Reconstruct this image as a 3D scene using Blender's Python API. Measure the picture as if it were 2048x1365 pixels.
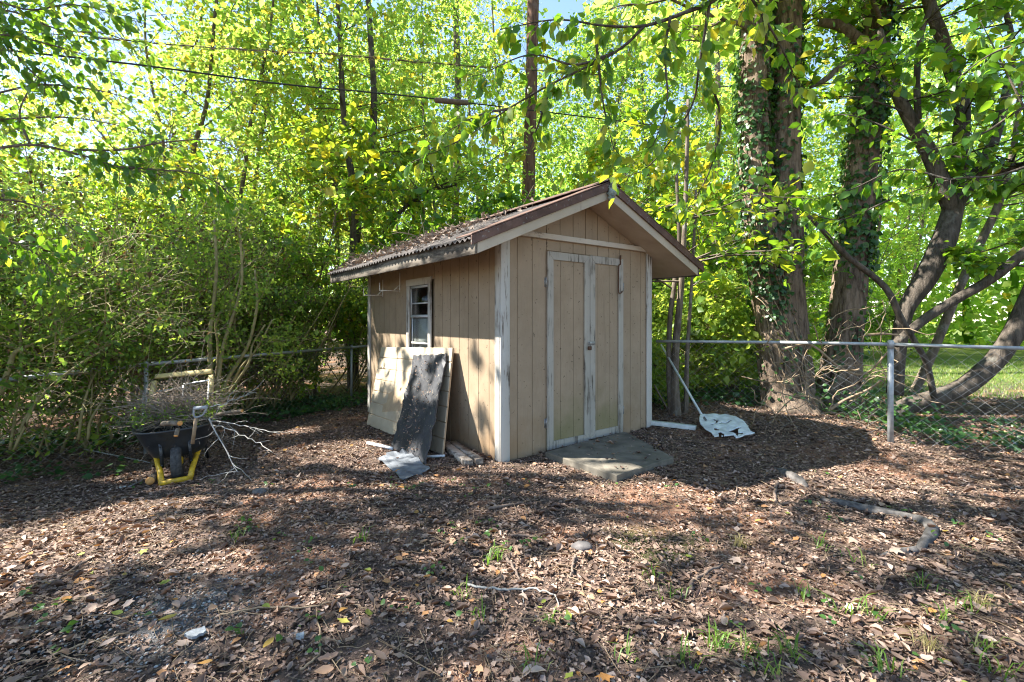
import bpy, math, random
import numpy as np
from mathutils import Vector, Matrix

# ------------------------------------------------------------------ clear, camera, world, sun
for o in list(bpy.data.objects):
    bpy.data.objects.remove(o, do_unlink=True)
SC = bpy.context.scene
COL = SC.collection
R = math.radians

CAMH = 1.45
FPX = 948.0          # focal length in pixels of a 2048 px wide frame
HOR = 640.0          # horizon row
cd = bpy.data.cameras.new('camera')
cd.sensor_width = 36.0
cd.lens = FPX / 2048 * 36
cd.shift_y = -(682.5 - HOR) / 2048
cd.clip_start = 0.05
cd.clip_end = 600
cam = bpy.data.objects.new('camera', cd)
cam.location = (0, 0, CAMH)
cam.rotation_euler = (R(90), 0, 0)
COL.objects.link(cam)
SC.camera = cam

SUN_EL, SUN_AZ = R(46.5), R(-85.2)      # azimuth from +Y, clockwise
SUN = Vector((math.sin(SUN_AZ) * math.cos(SUN_EL), math.cos(SUN_AZ) * math.cos(SUN_EL), math.sin(SUN_EL)))
world = bpy.data.worlds.new('World')
SC.world = world
world.use_nodes = True
wn = world.node_tree
sky = wn.nodes.new('ShaderNodeTexSky')
sky.sky_type = 'NISHITA'
sky.sun_disc = False
sky.sun_elevation = SUN_EL
sky.sun_rotation = SUN_AZ
sky.air_density = 1.0
sky.dust_density = 0.3
wn.links.new(sky.outputs[0], wn.nodes['Background'].inputs[0])
wn.nodes['Background'].inputs[1].default_value = 0.095
sl = bpy.data.lights.new('sun', 'SUN')
sl.energy = 5.0
sl.angle = R(0.5)
sl.color = (1.0, 0.95, 0.86)
so = bpy.data.objects.new('sun', sl)
so.rotation_euler = SUN.to_track_quat('Z', 'Y').to_euler()
so.location = (-20, 2, 25)
COL.objects.link(so)
SC.view_settings.view_transform = 'Standard'
SC.view_settings.look = 'None'
SC.view_settings.exposure = 2.2
SC.view_settings.gamma = 1.0
SC.view_settings.use_curve_mapping = False
SC.render.engine = 'CYCLES'
cy = SC.cycles
cy.max_bounces = 9
cy.diffuse_bounces = 7
cy.glossy_bounces = 2
cy.transmission_bounces = 5
cy.transparent_max_bounces = 8
cy.sample_clamp_indirect = 4.0
cy.caustics_reflective = False
cy.caustics_refractive = False
cy.use_adaptive_sampling = True
cy.adaptive_threshold = 0.008
cy.pixel_filter_type = 'BLACKMAN_HARRIS'
cy.filter_width = 1.1
cy.use_denoising = True
cy.denoiser = 'OPENIMAGEDENOISE'
cy.denoising_input_passes = 'RGB_ALBEDO_NORMAL'
cy.denoising_prefilter = 'ACCURATE'

RNG = np.random.default_rng(11)

# ------------------------------------------------------------------ survey helpers
def sstep(v):
    v = np.clip(v, 0, 1)
    return v * v * (3 - 2 * v)

def hgt(x, y):
    x = np.asarray(x, float); y = np.asarray(y, float)
    base = -0.27 * sstep((-x - 1.3) / 3.4) * sstep((y - 2.0) / 3.0)
    base = base + 0.05 * sstep((x - 0.6) / 2.0) * sstep((y - 4.0) / 3.0) * (1 - sstep((x - 3.5) / 2))
    b = 0.012 * np.sin(1.7 * x + .3) * np.sin(1.3 * y + 1) + 0.008 * np.sin(4.1 * x + 2 * y) + 0.006 * np.sin(3.3 * y - 5.2 * x + 1)
    return base + b

def P(px, py, Y):
    return Vector(((px - 1024) / FPX * Y, Y, CAMH - (py - HOR) / FPX * Y))

def G(px, py, dz=0.0):
    z = 0.0
    for _ in range(12):
        Y = (CAMH - z) * FPX / (py - HOR)
        X = (px - 1024) / FPX * Y
        z = float(hgt(X, Y)) + dz
    return Vector((X, Y, z))

C0 = Vector((-0.107, 4.82, 0.0))         # front left corner of the shed
ROT = math.atan2(0.604, 0.797)
UX, UY = Vector((math.cos(ROT), math.sin(ROT), 0)), Vector((-math.sin(ROT), math.cos(ROT), 0))
SW, SL = 2.43, 3.70

def WF(px, py, off=0.0):
    """photo point on the front wall -> (s, z); off = how far it stands proud"""
    k = (px - 1024) / FPX
    o = C0 - UY * off
    s = (k * o.y - o.x) / (UX.x - k * UX.y)
    Y = o.y + UX.y * s
    return s, CAMH - (py - HOR) / FPX * Y

def WL(px, py, off=0.0):
    k = (px - 1024) / FPX
    o = C0 - UX * off
    t = (k * o.y - o.x) / (UY.x - k * UY.y)
    Y = o.y + UY.y * t
    return t, CAMH - (py - HOR) / FPX * Y

def to_local(p):
    d = Vector(p) - C0
    return Vector((d.dot(UX), d.dot(UY), d.z))

def to_world(l):
    return C0 + UX * l[0] + UY * l[1] + Vector((0, 0, l[2]))

# ------------------------------------------------------------------ object helpers
def tag(o, label=None, cat=None, group=None, kind=None):
    if label: o['label'] = label
    if cat: o['category'] = cat
    if group: o['group'] = group
    if kind: o['kind'] = kind
    return o

def empty(name, loc=(0, 0, 0), rz=0.0, label=None, cat=None, group=None, parent=None):
    o = bpy.data.objects.new(name, None)
    o.empty_display_size = 0.2
    o.location = loc
    o.rotation_euler = (0, 0, rz)
    COL.objects.link(o)
    if parent: o.parent = parent
    return tag(o, label, cat, group)

class Soup:
    """collects triangles; build() links them as one mesh object"""
    def __init__(s):
        s.v, s.f, s.t, s.n = [], [], [], 0
    def add(s, v, f, tint=None):
        v = np.asarray(v, np.float32).reshape(-1, 3)
        f = np.asarray(f, np.int32).reshape(-1, 3)
        s.v.append(v); s.f.append(f + s.n)
        if tint is None: tint = np.full(len(v), .5, np.float32)
        elif np.isscalar(tint): tint = np.full(len(v), tint, np.float32)
        s.t.append(np.asarray(tint, np.float32)); s.n += len(v)
    def mesh(s, name, mat, smooth=False):
        v = np.concatenate(s.v); f = np.concatenate(s.f); t = np.concatenate(s.t)
        me = bpy.data.meshes.new(name)
        me.vertices.add(len(v)); me.vertices.foreach_set('co', v.ravel())
        me.loops.add(f.size); me.loops.foreach_set('vertex_index', f.ravel())
        me.polygons.add(len(f))
        me.polygons.foreach_set('loop_start', np.arange(0, f.size, 3, dtype=np.int32))
        if smooth: me.polygons.foreach_set('use_smooth', np.ones(len(f), bool))
        a = me.attributes.new('tint', 'FLOAT', 'POINT'); a.data.foreach_set('value', t)
        me.update(calc_edges=True); me.validate()
        if mat: me.materials.append(mat)
        return me
    def build(s, name, mat, parent=None, smooth=False):
        if not s.v: return None
        return link(name, s.mesh(name, mat, smooth), parent)
    # primitives
    def box(s, lo, hi, M=None, tint=None):
        x0, y0, z0 = lo; x1, y1, z1 = hi
        v = [Vector(c) for c in ((x0, y0, z0), (x1, y0, z0), (x1, y1, z0), (x0, y1, z0), (x0, y0, z1), (x1, y0, z1), (x1, y1, z1), (x0, y1, z1))]
        if M is not None: v = [M @ c for c in v]
        q = ((0, 3, 2, 1), (4, 5, 6, 7), (0, 1, 5, 4), (1, 2, 6, 5), (2, 3, 7, 6), (3, 0, 4, 7))
        s.add([tuple(c) for c in v], [t for a in q for t in ((a[0], a[1], a[2]), (a[0], a[2], a[3]))], tint)
    def tube(s, pts, rad, k=6, tint=None, cap=True, relief=None):
        v, f = tube_arrays(pts, rad, k, cap, relief)
        s.add(v, f, tint)

def tube_arrays(pts, rad, k=6, cap=True, relief=None):
    p = np.asarray([tuple(q) for q in pts], float); n = len(p)
    r = np.full(n, rad, float) if np.isscalar(rad) else np.asarray(rad, float)
    t = np.empty_like(p); t[1:-1] = p[2:] - p[:-2]; t[0] = p[1] - p[0]; t[-1] = p[-1] - p[-2]
    t /= np.maximum(np.linalg.norm(t, axis=1, keepdims=True), 1e-9)
    ref = np.eye(3)[np.argmin(np.abs(t).mean(0))]
    a = np.cross(t, ref); a /= np.maximum(np.linalg.norm(a, axis=1, keepdims=True), 1e-9)
    b = np.cross(t, a)
    th = np.arange(k) * 2 * np.pi / k
    rr = np.repeat(r[:, None], k, 1)
    if relief is not None: rr = rr * relief(th[None, :], np.arange(n)[:, None])
    v = p[:, None, :] + rr[:, :, None] * (np.cos(th)[None, :, None] * a[:, None, :] + np.sin(th)[None, :, None] * b[:, None, :])
    v = v.reshape(-1, 3)
    i = np.arange(n - 1)[:, None] * k; j = np.arange(k)[None, :]; j2 = (j + 1) % k
    A, B, Cc, D = (i + j).ravel(), (i + j2).ravel(), (i + k + j2).ravel(), (i + k + j).ravel()
    f = np.concatenate([np.stack([A, B, Cc], 1), np.stack([A, Cc, D], 1)])
    if cap:
        m = len(v)
        v = np.concatenate([v, p[:1], p[-1:]])
        jj = np.arange(k)
        f = np.concatenate([f, np.stack([np.full(k, m), (jj + 1) % k, jj], 1), np.stack([np.full(k, m + 1), (n - 1) * k + jj, (n - 1) * k + (jj + 1) % k], 1)])
    return v, f

def link(name, me, parent=None):
    o = bpy.data.objects.new(name, me)
    COL.objects.link(o)
    if parent: o.parent = parent
    return o

def bevel(o, w=0.003, seg=1):
    m = o.modifiers.new('bevel', 'BEVEL'); m.width = w; m.segments = seg; m.limit_method = 'ANGLE'; m.angle_limit = R(40)
    return o

def polymesh(name, verts, faces, mat, parent=None, smooth=False):
    me = bpy.data.meshes.new(name)
    me.from_pydata([tuple(v) for v in verts], [], faces)
    if mat: me.materials.append(mat)
    if smooth: me.polygons.foreach_set('use_smooth', np.ones(len(me.polygons), bool))
    me.update()
    return link(name, me, parent)

def prism(name, poly, d0, d1, plane, mat, parent=None, bev=0.0):
    """outline poly (a,b) pushed from d0 to d1. plane: front=(a,d,b) left=(d,a,b) top=(a,b,d)"""
    m = {'front': lambda a, b, d: (a, d, b), 'left': lambda a, b, d: (d, a, b), 'top': lambda a, b, d: (a, b, d)}[plane]
    n = len(poly)
    v = [m(a, b, d0) for a, b in poly] + [m(a, b, d1) for a, b in poly]
    f = [tuple(range(n))[::-1], tuple(range(n, 2 * n))] + [(i, (i + 1) % n, n + (i + 1) % n, n + i) for i in range(n)]
    me = bpy.data.meshes.new(name)
    me.from_pydata(v, [], f)
    import bmesh
    bm = bmesh.new(); bm.from_mesh(me); bmesh.ops.recalc_face_normals(bm, faces=bm.faces); bm.to_mesh(me); bm.free()
    me.materials.append(mat)
    o = link(name, me, parent)
    if bev: bevel(o, bev)
    return o

def boxo(name, lo, hi, mat, parent=None, bev=0.0, M=None):
    s = Soup(); s.box(lo, hi, M)
    o = s.build(name, mat, parent)
    # turn the triangle pairs back to quads is not needed; bevel works on sharp edges only
    if bev: bevel(o, bev)
    return o

def spline(pts, n=8):
    """Catmull-Rom through points (any dimension)"""
    p = np.asarray([tuple(q) for q in pts], float)
    q = np.concatenate([2 * p[:1] - p[1:2], p, 2 * p[-1:] - p[-2:-1]])
    out = []
    for i in range(1, len(q) - 2):
        for u in np.linspace(0, 1, n, endpoint=False):
            a, b, c, d = q[i - 1], q[i], q[i + 1], q[i + 2]
            out.append(.5 * (2 * b + (c - a) * u + (2 * a - 5 * b + 4 * c - d) * u * u + (3 * b - a - 3 * c + d) * u ** 3))
    out.append(p[-1])
    return np.array(out)

# ------------------------------------------------------------------ materials
def nodes(name):
    m = bpy.data.materials.new(name); m.use_nodes = True
    nt = m.node_tree; nt.nodes.clear()
    return m, nt, nt.nodes.new, nt.links.new

def ramp(nt, stops, inter='LINEAR'):
    r = nt.nodes.new('ShaderNodeValToRGB'); r.color_ramp.interpolation = inter
    e = r.color_ramp.elements
    while len(e) < len(stops): e.new(0.5)
    for k, (p, c) in enumerate(stops):
        e[k].position = p; e[k].color = (*c, 1)
    return r

def noise(nt, vec, scale, detail=4, rough=.55, stretch=None):
    if stretch is not None:
        mp = nt.nodes.new('ShaderNodeMapping'); mp.inputs['Scale'].default_value = stretch
        nt.links.new(vec, mp.inputs['Vector']); vec = mp.outputs[0]
    n = nt.nodes.new('ShaderNodeTexNoise'); n.inputs['Scale'].default_value = scale
    n.inputs['Detail'].default_value = detail; n.inputs['Roughness'].default_value = rough
    nt.links.new(vec, n.inputs['Vector'])
    return n.outputs['Fac']

def mrange(nt, v, a, b, c=0.0, d=1.0, smooth=True):
    n = nt.nodes.new('ShaderNodeMapRange'); n.interpolation_type = 'SMOOTHSTEP' if smooth else 'LINEAR'
    for k, q in ((1, a), (2, b), (3, c), (4, d)): n.inputs[k].default_value = q
    nt.links.new(v, n.inputs[0]); return n.outputs[0]

def math_(nt, op, a, b):
    n = nt.nodes.new('ShaderNodeMath'); n.operation = op
    for k, q in enumerate((a, b)):
        if isinstance(q, (int, float)): n.inputs[k].default_value = q
        else: nt.links.new(q, n.inputs[k])
    return n.outputs[0]

def mixc(nt, fac, a, b):
    n = nt.nodes.new('ShaderNodeMix'); n.data_type = 'RGBA'
    if isinstance(fac, (int, float)): n.inputs[0].default_value = fac
    else: nt.links.new(fac, n.inputs[0])
    for k, q in ((6, a), (7, b)):
        if isinstance(q, tuple): n.inputs[k].default_value = (*q, 1)
        else: nt.links.new(q, n.inputs[k])
    return n.outputs[2]

def finish(nt, color, rough=.8, bump=None, bstr=.3, bdist=.01, spec=.3, metal=0.0):
    b = nt.nodes.new('ShaderNodeBsdfPrincipled'); o = nt.nodes.new('ShaderNodeOutputMaterial')
    if isinstance(color, tuple): b.inputs['Base Color'].default_value = (*color, 1)
    else: nt.links.new(color, b.inputs['Base Color'])
    if isinstance(rough, (int, float)): b.inputs['Roughness'].default_value = rough
    else: nt.links.new(rough, b.inputs['Roughness'])
    b.inputs['Specular IOR Level'].default_value = spec
    b.inputs['Metallic'].default_value = metal
    if bump is not None:
        n = nt.nodes.new('ShaderNodeBump'); n.inputs['Strength'].default_value = bstr; n.inputs['Distance'].default_value = bdist
        nt.links.new(bump, n.inputs['Height']); nt.links.new(n.outputs[0], b.inputs['Normal'])
    nt.links.new(b.outputs[0], o.inputs[0])
    return b

def simple(name, a, b, scale=8, rough=.8, bstr=.2, stretch=None, spec=.3, metal=0.0, coord='Object', bdist=.01):
    m, nt, N, L = nodes(name)
    tc = N('ShaderNodeTexCoord')
    f = noise(nt, tc.outputs[coord], scale, 5, .6, stretch)
    r = ramp(nt, [(.32, a), (.68, b)]); L(f, r.inputs[0])
    finish(nt, r.outputs[0], rough, f, bstr, bdist, spec, metal)
    return m

def leafmat(name, refl, trans, fac=.45, rough=.45, spec=.35):
    m, nt, N, L = nodes(name)
    at = N('ShaderNodeAttribute'); at.attribute_name = 'tint'
    oi = N('ShaderNodeObjectInfo')
    t = math_(nt, 'ADD', at.outputs['Fac'], math_(nt, 'MULTIPLY', math_(nt, 'SUBTRACT', oi.outputs['Random'], .5), .34))
    r1 = ramp(nt, refl); r2 = ramp(nt, trans); L(t, r1.inputs[0]); L(t, r2.inputs[0])
    b = N('ShaderNodeBsdfPrincipled'); b.inputs['Roughness'].default_value = rough; b.inputs['Specular IOR Level'].default_value = spec
    L(r1.outputs[0], b.inputs['Base Color'])
    tr = N('ShaderNodeBsdfTranslucent'); L(r2.outputs[0], tr.inputs[0])
    mx = N('ShaderNodeMixShader'); mx.inputs[0].default_value = fac
    L(b.outputs[0], mx.inputs[1]); L(tr.outputs[0], mx.inputs[2])
    o = N('ShaderNodeOutputMaterial'); L(mx.outputs[0], o.inputs[0])
    return m

M = {}
# --- leaves
M['leaf_wood'] = leafmat('woodland_leaf', [(0, (.06, .12, .02)), (.5, (.12, .21, .03)), (.85, (.20, .25, .045)), (1, (.25, .2, .02))],
                         [(0, (.34, .56, .06)), (.5, (.50, .76, .10)), (.85, (.74, .82, .14)), (1, (.8, .62, .05))], .6)
M['leaf_broad'] = leafmat('broad_leaf', [(0, (.03, .09, .015)), (.5, (.055, .14, .02)), (.85, (.13, .19, .02)), (1, (.3, .26, .02))],
                          [(0, (.2, .44, .02)), (.5, (.36, .62, .03)), (.85, (.7, .74, .04)), (1, (.85, .7, .05))], .45, .35, .5)
M['leaf_shrub'] = leafmat('shrub_leaf', [(0, (.09, .055, .035)), (.16, (.10, .075, .04)), (.22, (.05, .10, .022)), (.6, (.10, .18, .03)), (1, (.18, .24, .04))],
                          [(0, (.12, .06, .02)), (.16, (.12, .08, .03)), (.22, (.2, .38, .05)), (.6, (.46, .66, .08)), (1, (.7, .78, .1))], .5)
M['leaf_shade'] = leafmat('shade_tree_leaf', [(0, (.03, .06, .015)), (1, (.07, .12, .02))], [(0, (.06, .14, .02)), (1, (.14, .24, .03))], .3)
M['leaf_ivy'] = leafmat('ivy_leaf', [(0, (.018, .055, .018)), (.6, (.035, .095, .025)), (1, (.07, .15, .03))],
                        [(0, (.06, .16, .02)), (.6, (.12, .28, .03)), (1, (.25, .42, .04))], .28, .38, .5)
M['leaf_pine'] = leafmat('needle_leaf', [(0, (.03, .06, .02)), (1, (.07, .12, .03))], [(0, (.1, .2, .03)), (1, (.25, .36, .05))], .35)
M['leaf_dead'] = leafmat('dead_leaf', [(0, (.07, .048, .038)), (.3, (.165, .11, .084)), (.6, (.285, .197, .15)), (.85, (.46, .35, .285)), (.95, (.38, .18, .06)), (1, (.22, .26, .05))],
                         [(0, (.05, .025, .012)), (.5, (.2, .09, .04)), (1, (.4, .2, .05))], .15, .7, .2)
M['leaf_roof'] = leafmat('roof_debris', [(0, (.06, .045, .038)), (.5, (.17, .13, .105)), (1, (.36, .29, .24))], [(0, (.05, .03, .02)), (1, (.2, .12, .08))], .1, .8, .15)
M['grass'] = leafmat('grass_blade', [(0, (.06, .13, .02)), (.7, (.12, .22, .03)), (1, (.35, .3, .14))], [(0, (.12, .3, .03)), (.7, (.25, .45, .04)), (1, (.5, .42, .15))], .4)

# --- ground
def ground_material():
    m, nt, N, L = nodes('leafy_soil')
    g = N('ShaderNodeNewGeometry'); p = g.outputs['Position']
    n1 = noise(nt, p, .9, 5, .6); n2 = noise(nt, p, 6, 6, .65); n3 = noise(nt, p, 45, 4, .7); n4 = noise(nt, p, 160, 3, .7)
    soil = ramp(nt, [(.25, (.04, .032, .028)), (.5, (.10, .073, .06)), (.75, (.20, .142, .115))]); L(n2, soil.inputs[0])
    clay = ramp(nt, [(.3, (.16, .085, .055)), (.7, (.36, .20, .13))]); L(n3, clay.inputs[0])
    c = mixc(nt, mrange(nt, n1, .5, .62), soil.outputs[0], clay.outputs[0])
    def spot(px, py, rad, inner=.3):
        q = G(px, py)
        d = N('ShaderNodeVectorMath'); d.operation = 'DISTANCE'; d.inputs[1].default_value = q; L(p, d.inputs[0])
        w = math_(nt, 'ADD', d.outputs['Value'], math_(nt, 'MULTIPLY', math_(nt, 'SUBTRACT', n2, .5), rad * 1.6))
        return mrange(nt, w, rad * inner, rad, 1, 0)
    c = mixc(nt, math_(nt, 'MULTIPLY', spot(1310, 1085, .38), .7), c, (.065, .085, .02))   # moss
    c = mixc(nt, spot(1290, 1010, .6), c, clay.outputs[0])
    grey = ramp(nt, [(.35, (.06, .06, .06)), (.65, (.3, .3, .3))]); L(n4, grey.inputs[0])
    c = mixc(nt, math_(nt, 'MULTIPLY', spot(360, 1230, .42), .8), c, grey.outputs[0])
    c = mixc(nt, math_(nt, 'MULTIPLY', spot(110, 1300, .4), .9), c, (.02, .018, .017))
    c = mixc(nt, math_(nt, 'MULTIPLY', spot(330, 1120, .3), .8), c, (.03, .026, .024))
    sep = N('ShaderNodeSeparateXYZ'); L(p, sep.inputs[0])
    far = math_(nt, 'MULTIPLY', mrange(nt, sep.outputs['Y'], 9.5, 12.0), mrange(nt, sep.outputs['X'], 2.0, 6.0))
    gr = ramp(nt, [(.35, (.06, .09, .02)), (.65, (.16, .19, .05))]); L(n2, gr.inputs[0])
    c = mixc(nt, far, c, gr.outputs[0])
    h = math_(nt, 'ADD', n3, math_(nt, 'MULTIPLY', n4, .5))
    finish(nt, c, .95, h, .9, .02, .1)
    return m
M['ground'] = ground_material()

def siding_material(name, algae, clay):
    m, nt, N, L = nodes(name)
    tc = N('ShaderNodeTexCoord'); ob = tc.outputs['Object']
    g = N('ShaderNodeNewGeometry'); p = g.outputs['Position']
    a = noise(nt, p, 3.0, 5, .6); fine = noise(nt, p, 60, 4, .65, (1, 1, .12)); sp = noise(nt, p, 28, 3, .5)
    r = ramp(nt, [(.3, (.25, .186, .122)), (.7, (.325, .246, .168))]); L(a, r.inputs[0])
    c = mixc(nt, math_(nt, 'MULTIPLY', mrange(nt, fine, .52, .72), .25), r.outputs[0], (.2, .135, .085))
    c = mixc(nt, math_(nt, 'MULTIPLY', mrange(nt, sp, .665, .71), .75), c, (.08, .055, .035))
    rn = noise(nt, p, 5, 5, .65, (2.2, 2.2, .22)); c = mixc(nt, math_(nt, 'MULTIPLY', mrange(nt, rn, .56, .74), .4), c, (.17, .13, .09))
    sep = N('ShaderNodeSeparateXYZ'); L(p, sep.inputs[0]); z = sep.outputs['Z']
    zz = math_(nt, 'ADD', z, math_(nt, 'MULTIPLY', math_(nt, 'SUBTRACT', a, .5), 1.0))
    if algae: c = mixc(nt, math_(nt, 'MULTIPLY', mrange(nt, zz, -.15, .85, 1, 0), .6), c, (.15, .15, .05))
    if clay: c = mixc(nt, math_(nt, 'MULTIPLY', mrange(nt, zz, -.1, .5, 1, 0), .5), c, (.24, .15, .075) if 'front' in name else (.30, .18, .09))
    finish(nt, c, .75, fine, .25, .004, .25)
    return m
M['siding_front'] = siding_material('tan_siding_front', False, True)
M['siding_door'] = siding_material('tan_siding_door', True, False)
M['siding_side'] = siding_material('tan_siding_side', False, True)
M['soffit'] = simple('soffit_paint', (.42, .33, .25), (.5, .41, .32), 5, .8, .1)

def weathered(name, paint, wood, lo, hi, sc=(1, 1, .06), scale=26):
    m, nt, N, L = nodes(name)
    g = N('ShaderNodeNewGeometry'); p = g.outputs['Position']
    gr = noise(nt, p, scale, 5, .7, sc); big = noise(nt, p, 2.5, 4, .6); sp = noise(nt, p, 70, 2, .5)
    k = math_(nt, 'ADD', math_(nt, 'MULTIPLY', gr, .62), math_(nt, 'MULTIPLY', big, .38))
    wr = ramp(nt, [(.35, tuple(.5 * q for q in wood)), (.65, wood)]); L(gr, wr.inputs[0])
    pr = ramp(nt, [(.3, tuple(.82 * q for q in paint)), (.7, paint)]); L(big, pr.inputs[0])
    c = mixc(nt, mrange(nt, k, lo, hi), wr.outputs[0], pr.outputs[0])
    c = mixc(nt, math_(nt, 'MULTIPLY', mrange(nt, sp, .72, .75), .8), c, (.05, .04, .03))
    finish(nt, c, .75, gr, .35, .004, .25)
    return m
M['trim'] = weathered('peeling_white_trim', (.46, .435, .39), (.22, .18, .14), .40, .47)
M['trim_door'] = weathered('peeling_door_trim', (.36, .33, .28), (.16, .13, .10), .39, .48, (1, 1, .05), 34)
M['barge'] = weathered('cream_barge', (.46, .395, .305), (.3, .24, .18), .34, .42, (.2, .2, .3))
M['fascia'] = weathered('bare_fascia', (.21, .18, .145), (.10, .083, .068), .46, .58, (.15, .15, .8))
M['bar'] = weathered('cream_crossbar', (.52, .46, .38), (.35, .27, .2), .36, .43, (.2, .2, .6))
M['lumber'] = weathered('grey_lumber', (.42, .36, .30), (.2, .16, .13), .45, .56, (.3, .3, .5))
def roof_mat():
    m, nt, N, L = nodes('weathered_roof')
    g = N('ShaderNodeNewGeometry'); p = g.outputs['Position']
    a = noise(nt, p, 5, 6, .7); b = noise(nt, p, 24, 5, .7)
    r = ramp(nt, [(.35, (.032, .028, .027)), (.6, (.085, .074, .07)), (.75, (.16, .15, .145))]); L(a, r.inputs[0])
    c = mixc(nt, math_(nt, 'MULTIPLY', mrange(nt, b, .6, .66), .6), r.outputs[0], (.22, .24, .23))
    finish(nt, c, .85, b, .3, .004, .2)
    return m
M['roof'] = roof_mat()
def flash_mat():
    m, nt, N, L = nodes('brown_flashing')
    g = N('ShaderNodeNewGeometry'); p = g.outputs['Position']
    a = noise(nt, p, 7, 5, .65); b = noise(nt, p, 30, 5, .7)
    r = ramp(nt, [(.35, (.075, .042, .032)), (.7, (.15, .085, .066))]); L(a, r.inputs[0])
    c = mixc(nt, math_(nt, 'MULTIPLY', mrange(nt, b, .6, .66), .75), r.outputs[0], (.28, .3, .28))
    finish(nt, c, .7, b, .3, .004, .3)
    return m
M['flashing'] = flash_mat()
M['lichen'] = simple('lichen_crust', (.1, .12, .1), (.34, .38, .33), 22, .95, .8)
M['dark'] = simple('interior_shade', (.02, .017, .014), (.035, .03, .025), 5, .95, .1)  # near-black colour stands in for the shade inside the shed
M['white_metal'] = simple('white_metal', (.5, .49, .46), (.66, .64, .6), 18, .5, .1)
M['alu'] = simple('dull_aluminium', (.4, .41, .42), (.56, .57, .58), 20, .45, .1, None, .5, .3)
M['galv'] = simple('galvanised_steel', (.24, .255, .265), (.42, .44, .45), 12, .5, .15, None, .5, .35)
M['wire'] = simple('galvanised_wire', (.26, .26, .26), (.42, .42, .42), 30, .5, .0, None, .5, .3)
M['rust'] = simple('rusty_iron', (.05, .026, .016), (.14, .07, .04), 40, .85, .4)
M['steel'] = simple('worn_steel', (.2, .19, .18), (.38, .37, .35), 40, .45, .2, None, .5, .6)
M['concrete'] = simple('mossy_concrete', (.085, .076, .06), (.19, .168, .135), 5, .95, .5)
M['panel'] = simple('cream_panel', (.36, .29, .205), (.46, .385, .285), 3, .8, .1)
M['panel_edge'] = simple('panel_edge', (.35, .25, .16), (.45, .34, .22), 10, .9, .2)
def tar_mat():
    m, nt, N, L = nodes('black_tar_board')
    g = N('ShaderNodeNewGeometry'); p = g.outputs['Position']
    a = noise(nt, p, 4, 5, .6); b = noise(nt, p, 38, 4, .7); e = noise(nt, p, 11, 4, .6)
    r = ramp(nt, [(.3, (.014, .015, .018)), (.7, (.042, .044, .052))]); L(a, r.inputs[0])
    k = math_(nt, 'MULTIPLY', mrange(nt, b, .60, .65), mrange(nt, e, .5, .62))
    c = mixc(nt, k, r.outputs[0], (.42, .34, .24))
    finish(nt, c, .55, b, .4, .004, .4)
    return m
M['tar'] = tar_mat()
M['grey_sheet'] = simple('grey_sheet', (.07, .08, .095), (.19, .205, .225), 9, .75, .4)
def glass_mat():
    m, nt, N, L = nodes('window_glass')
    g = N('ShaderNodeBsdfGlossy'); g.inputs['Roughness'].default_value = .22
    t = N('ShaderNodeBsdfTransparent'); t.inputs[0].default_value = (.86, .9, .9, 1)
    f = N('ShaderNodeFresnel'); f.inputs[0].default_value = 1.5; gm = N('ShaderNodeNewGeometry')
    fr = math_(nt, 'MULTIPLY', f.outputs[0], math_(nt, 'SUBTRACT', 1.0, gm.outputs['Backfacing']))
    x = N('ShaderNodeMixShader'); L(fr, x.inputs[0]); L(t.outputs[0], x.inputs[1]); L(g.outputs[0], x.inputs[2])
    o = N('ShaderNodeOutputMaterial'); L(x.outputs[0], o.inputs[0])
    return m
M['glass'] = glass_mat()
M['blind'] = simple('grey_screen', (.36, .33, .3), (.46, .43, .4), 6, .9, .1)
M['white_plastic'] = simple('chalky_white_plastic', (.42, .45, .46), (.72, .76, .78), 9, .6, .15)
M['pole'] = simple('dull_white_pole', (.40, .43, .42), (.6, .63, .62), 14, .55, .1)
M['black_plastic'] = simple('black_plastic', (.016, .018, .021), (.036, .04, .046), 12, .36, .15, None, .45)
M['yellow'] = simple('yellow_steel', (.30, .17, .02), (.70, .45, .02), 22, .45, .15, None, .45)
M['rubber'] = simple('grey_rubber', (.03, .03, .031), (.075, .075, .075), 40, .85, .3)
M['yellow_wood'] = simple('yellowed_frame', (.48, .37, .15), (.64, .51, .24), 12, .7, .2)
M['fresh_wood'] = simple('sawn_wood', (.5, .22, .06), (.62, .34, .12), 30, .85, .3)
M['twig'] = simple('dry_twig', (.13, .10, .078), (.31, .255, .2), 20, .9, .3)
M['twig_pale'] = simple('lichened_twig', (.22, .21, .19), (.42, .41, .38), 26, .9, .4)
M['stick'] = simple('dead_stick', (.07, .05, .04), (.2, .15, .12), 20, .9, .4)
M['cane'] = simple('green_brown_cane', (.17, .14, .06), (.34, .29, .14), 12, .75, .2)
M['vine'] = simple('dry_vine', (.17, .12, .075), (.33, .245, .16), 16, .85, .3)
M['cable'] = simple('black_cable', (.02, .022, .025), (.035, .037, .04), 10, .6, .05)
M['sleeve'] = simple('brown_splice_sleeve', (.10, .07, .055), (.17, .12, .10), 20, .7, .2)
M['stone'] = simple('grey_stone', (.07, .064, .062), (.17, .155, .148), 16, .9, .6)
M['slate'] = simple('slate', (.16, .18, .2), (.36, .38, .4), 12, .7, .3)
M['root'] = simple('grey_root_bark', (.05, .045, .042), (.14, .13, .122), 24, .9, .6)

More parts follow.
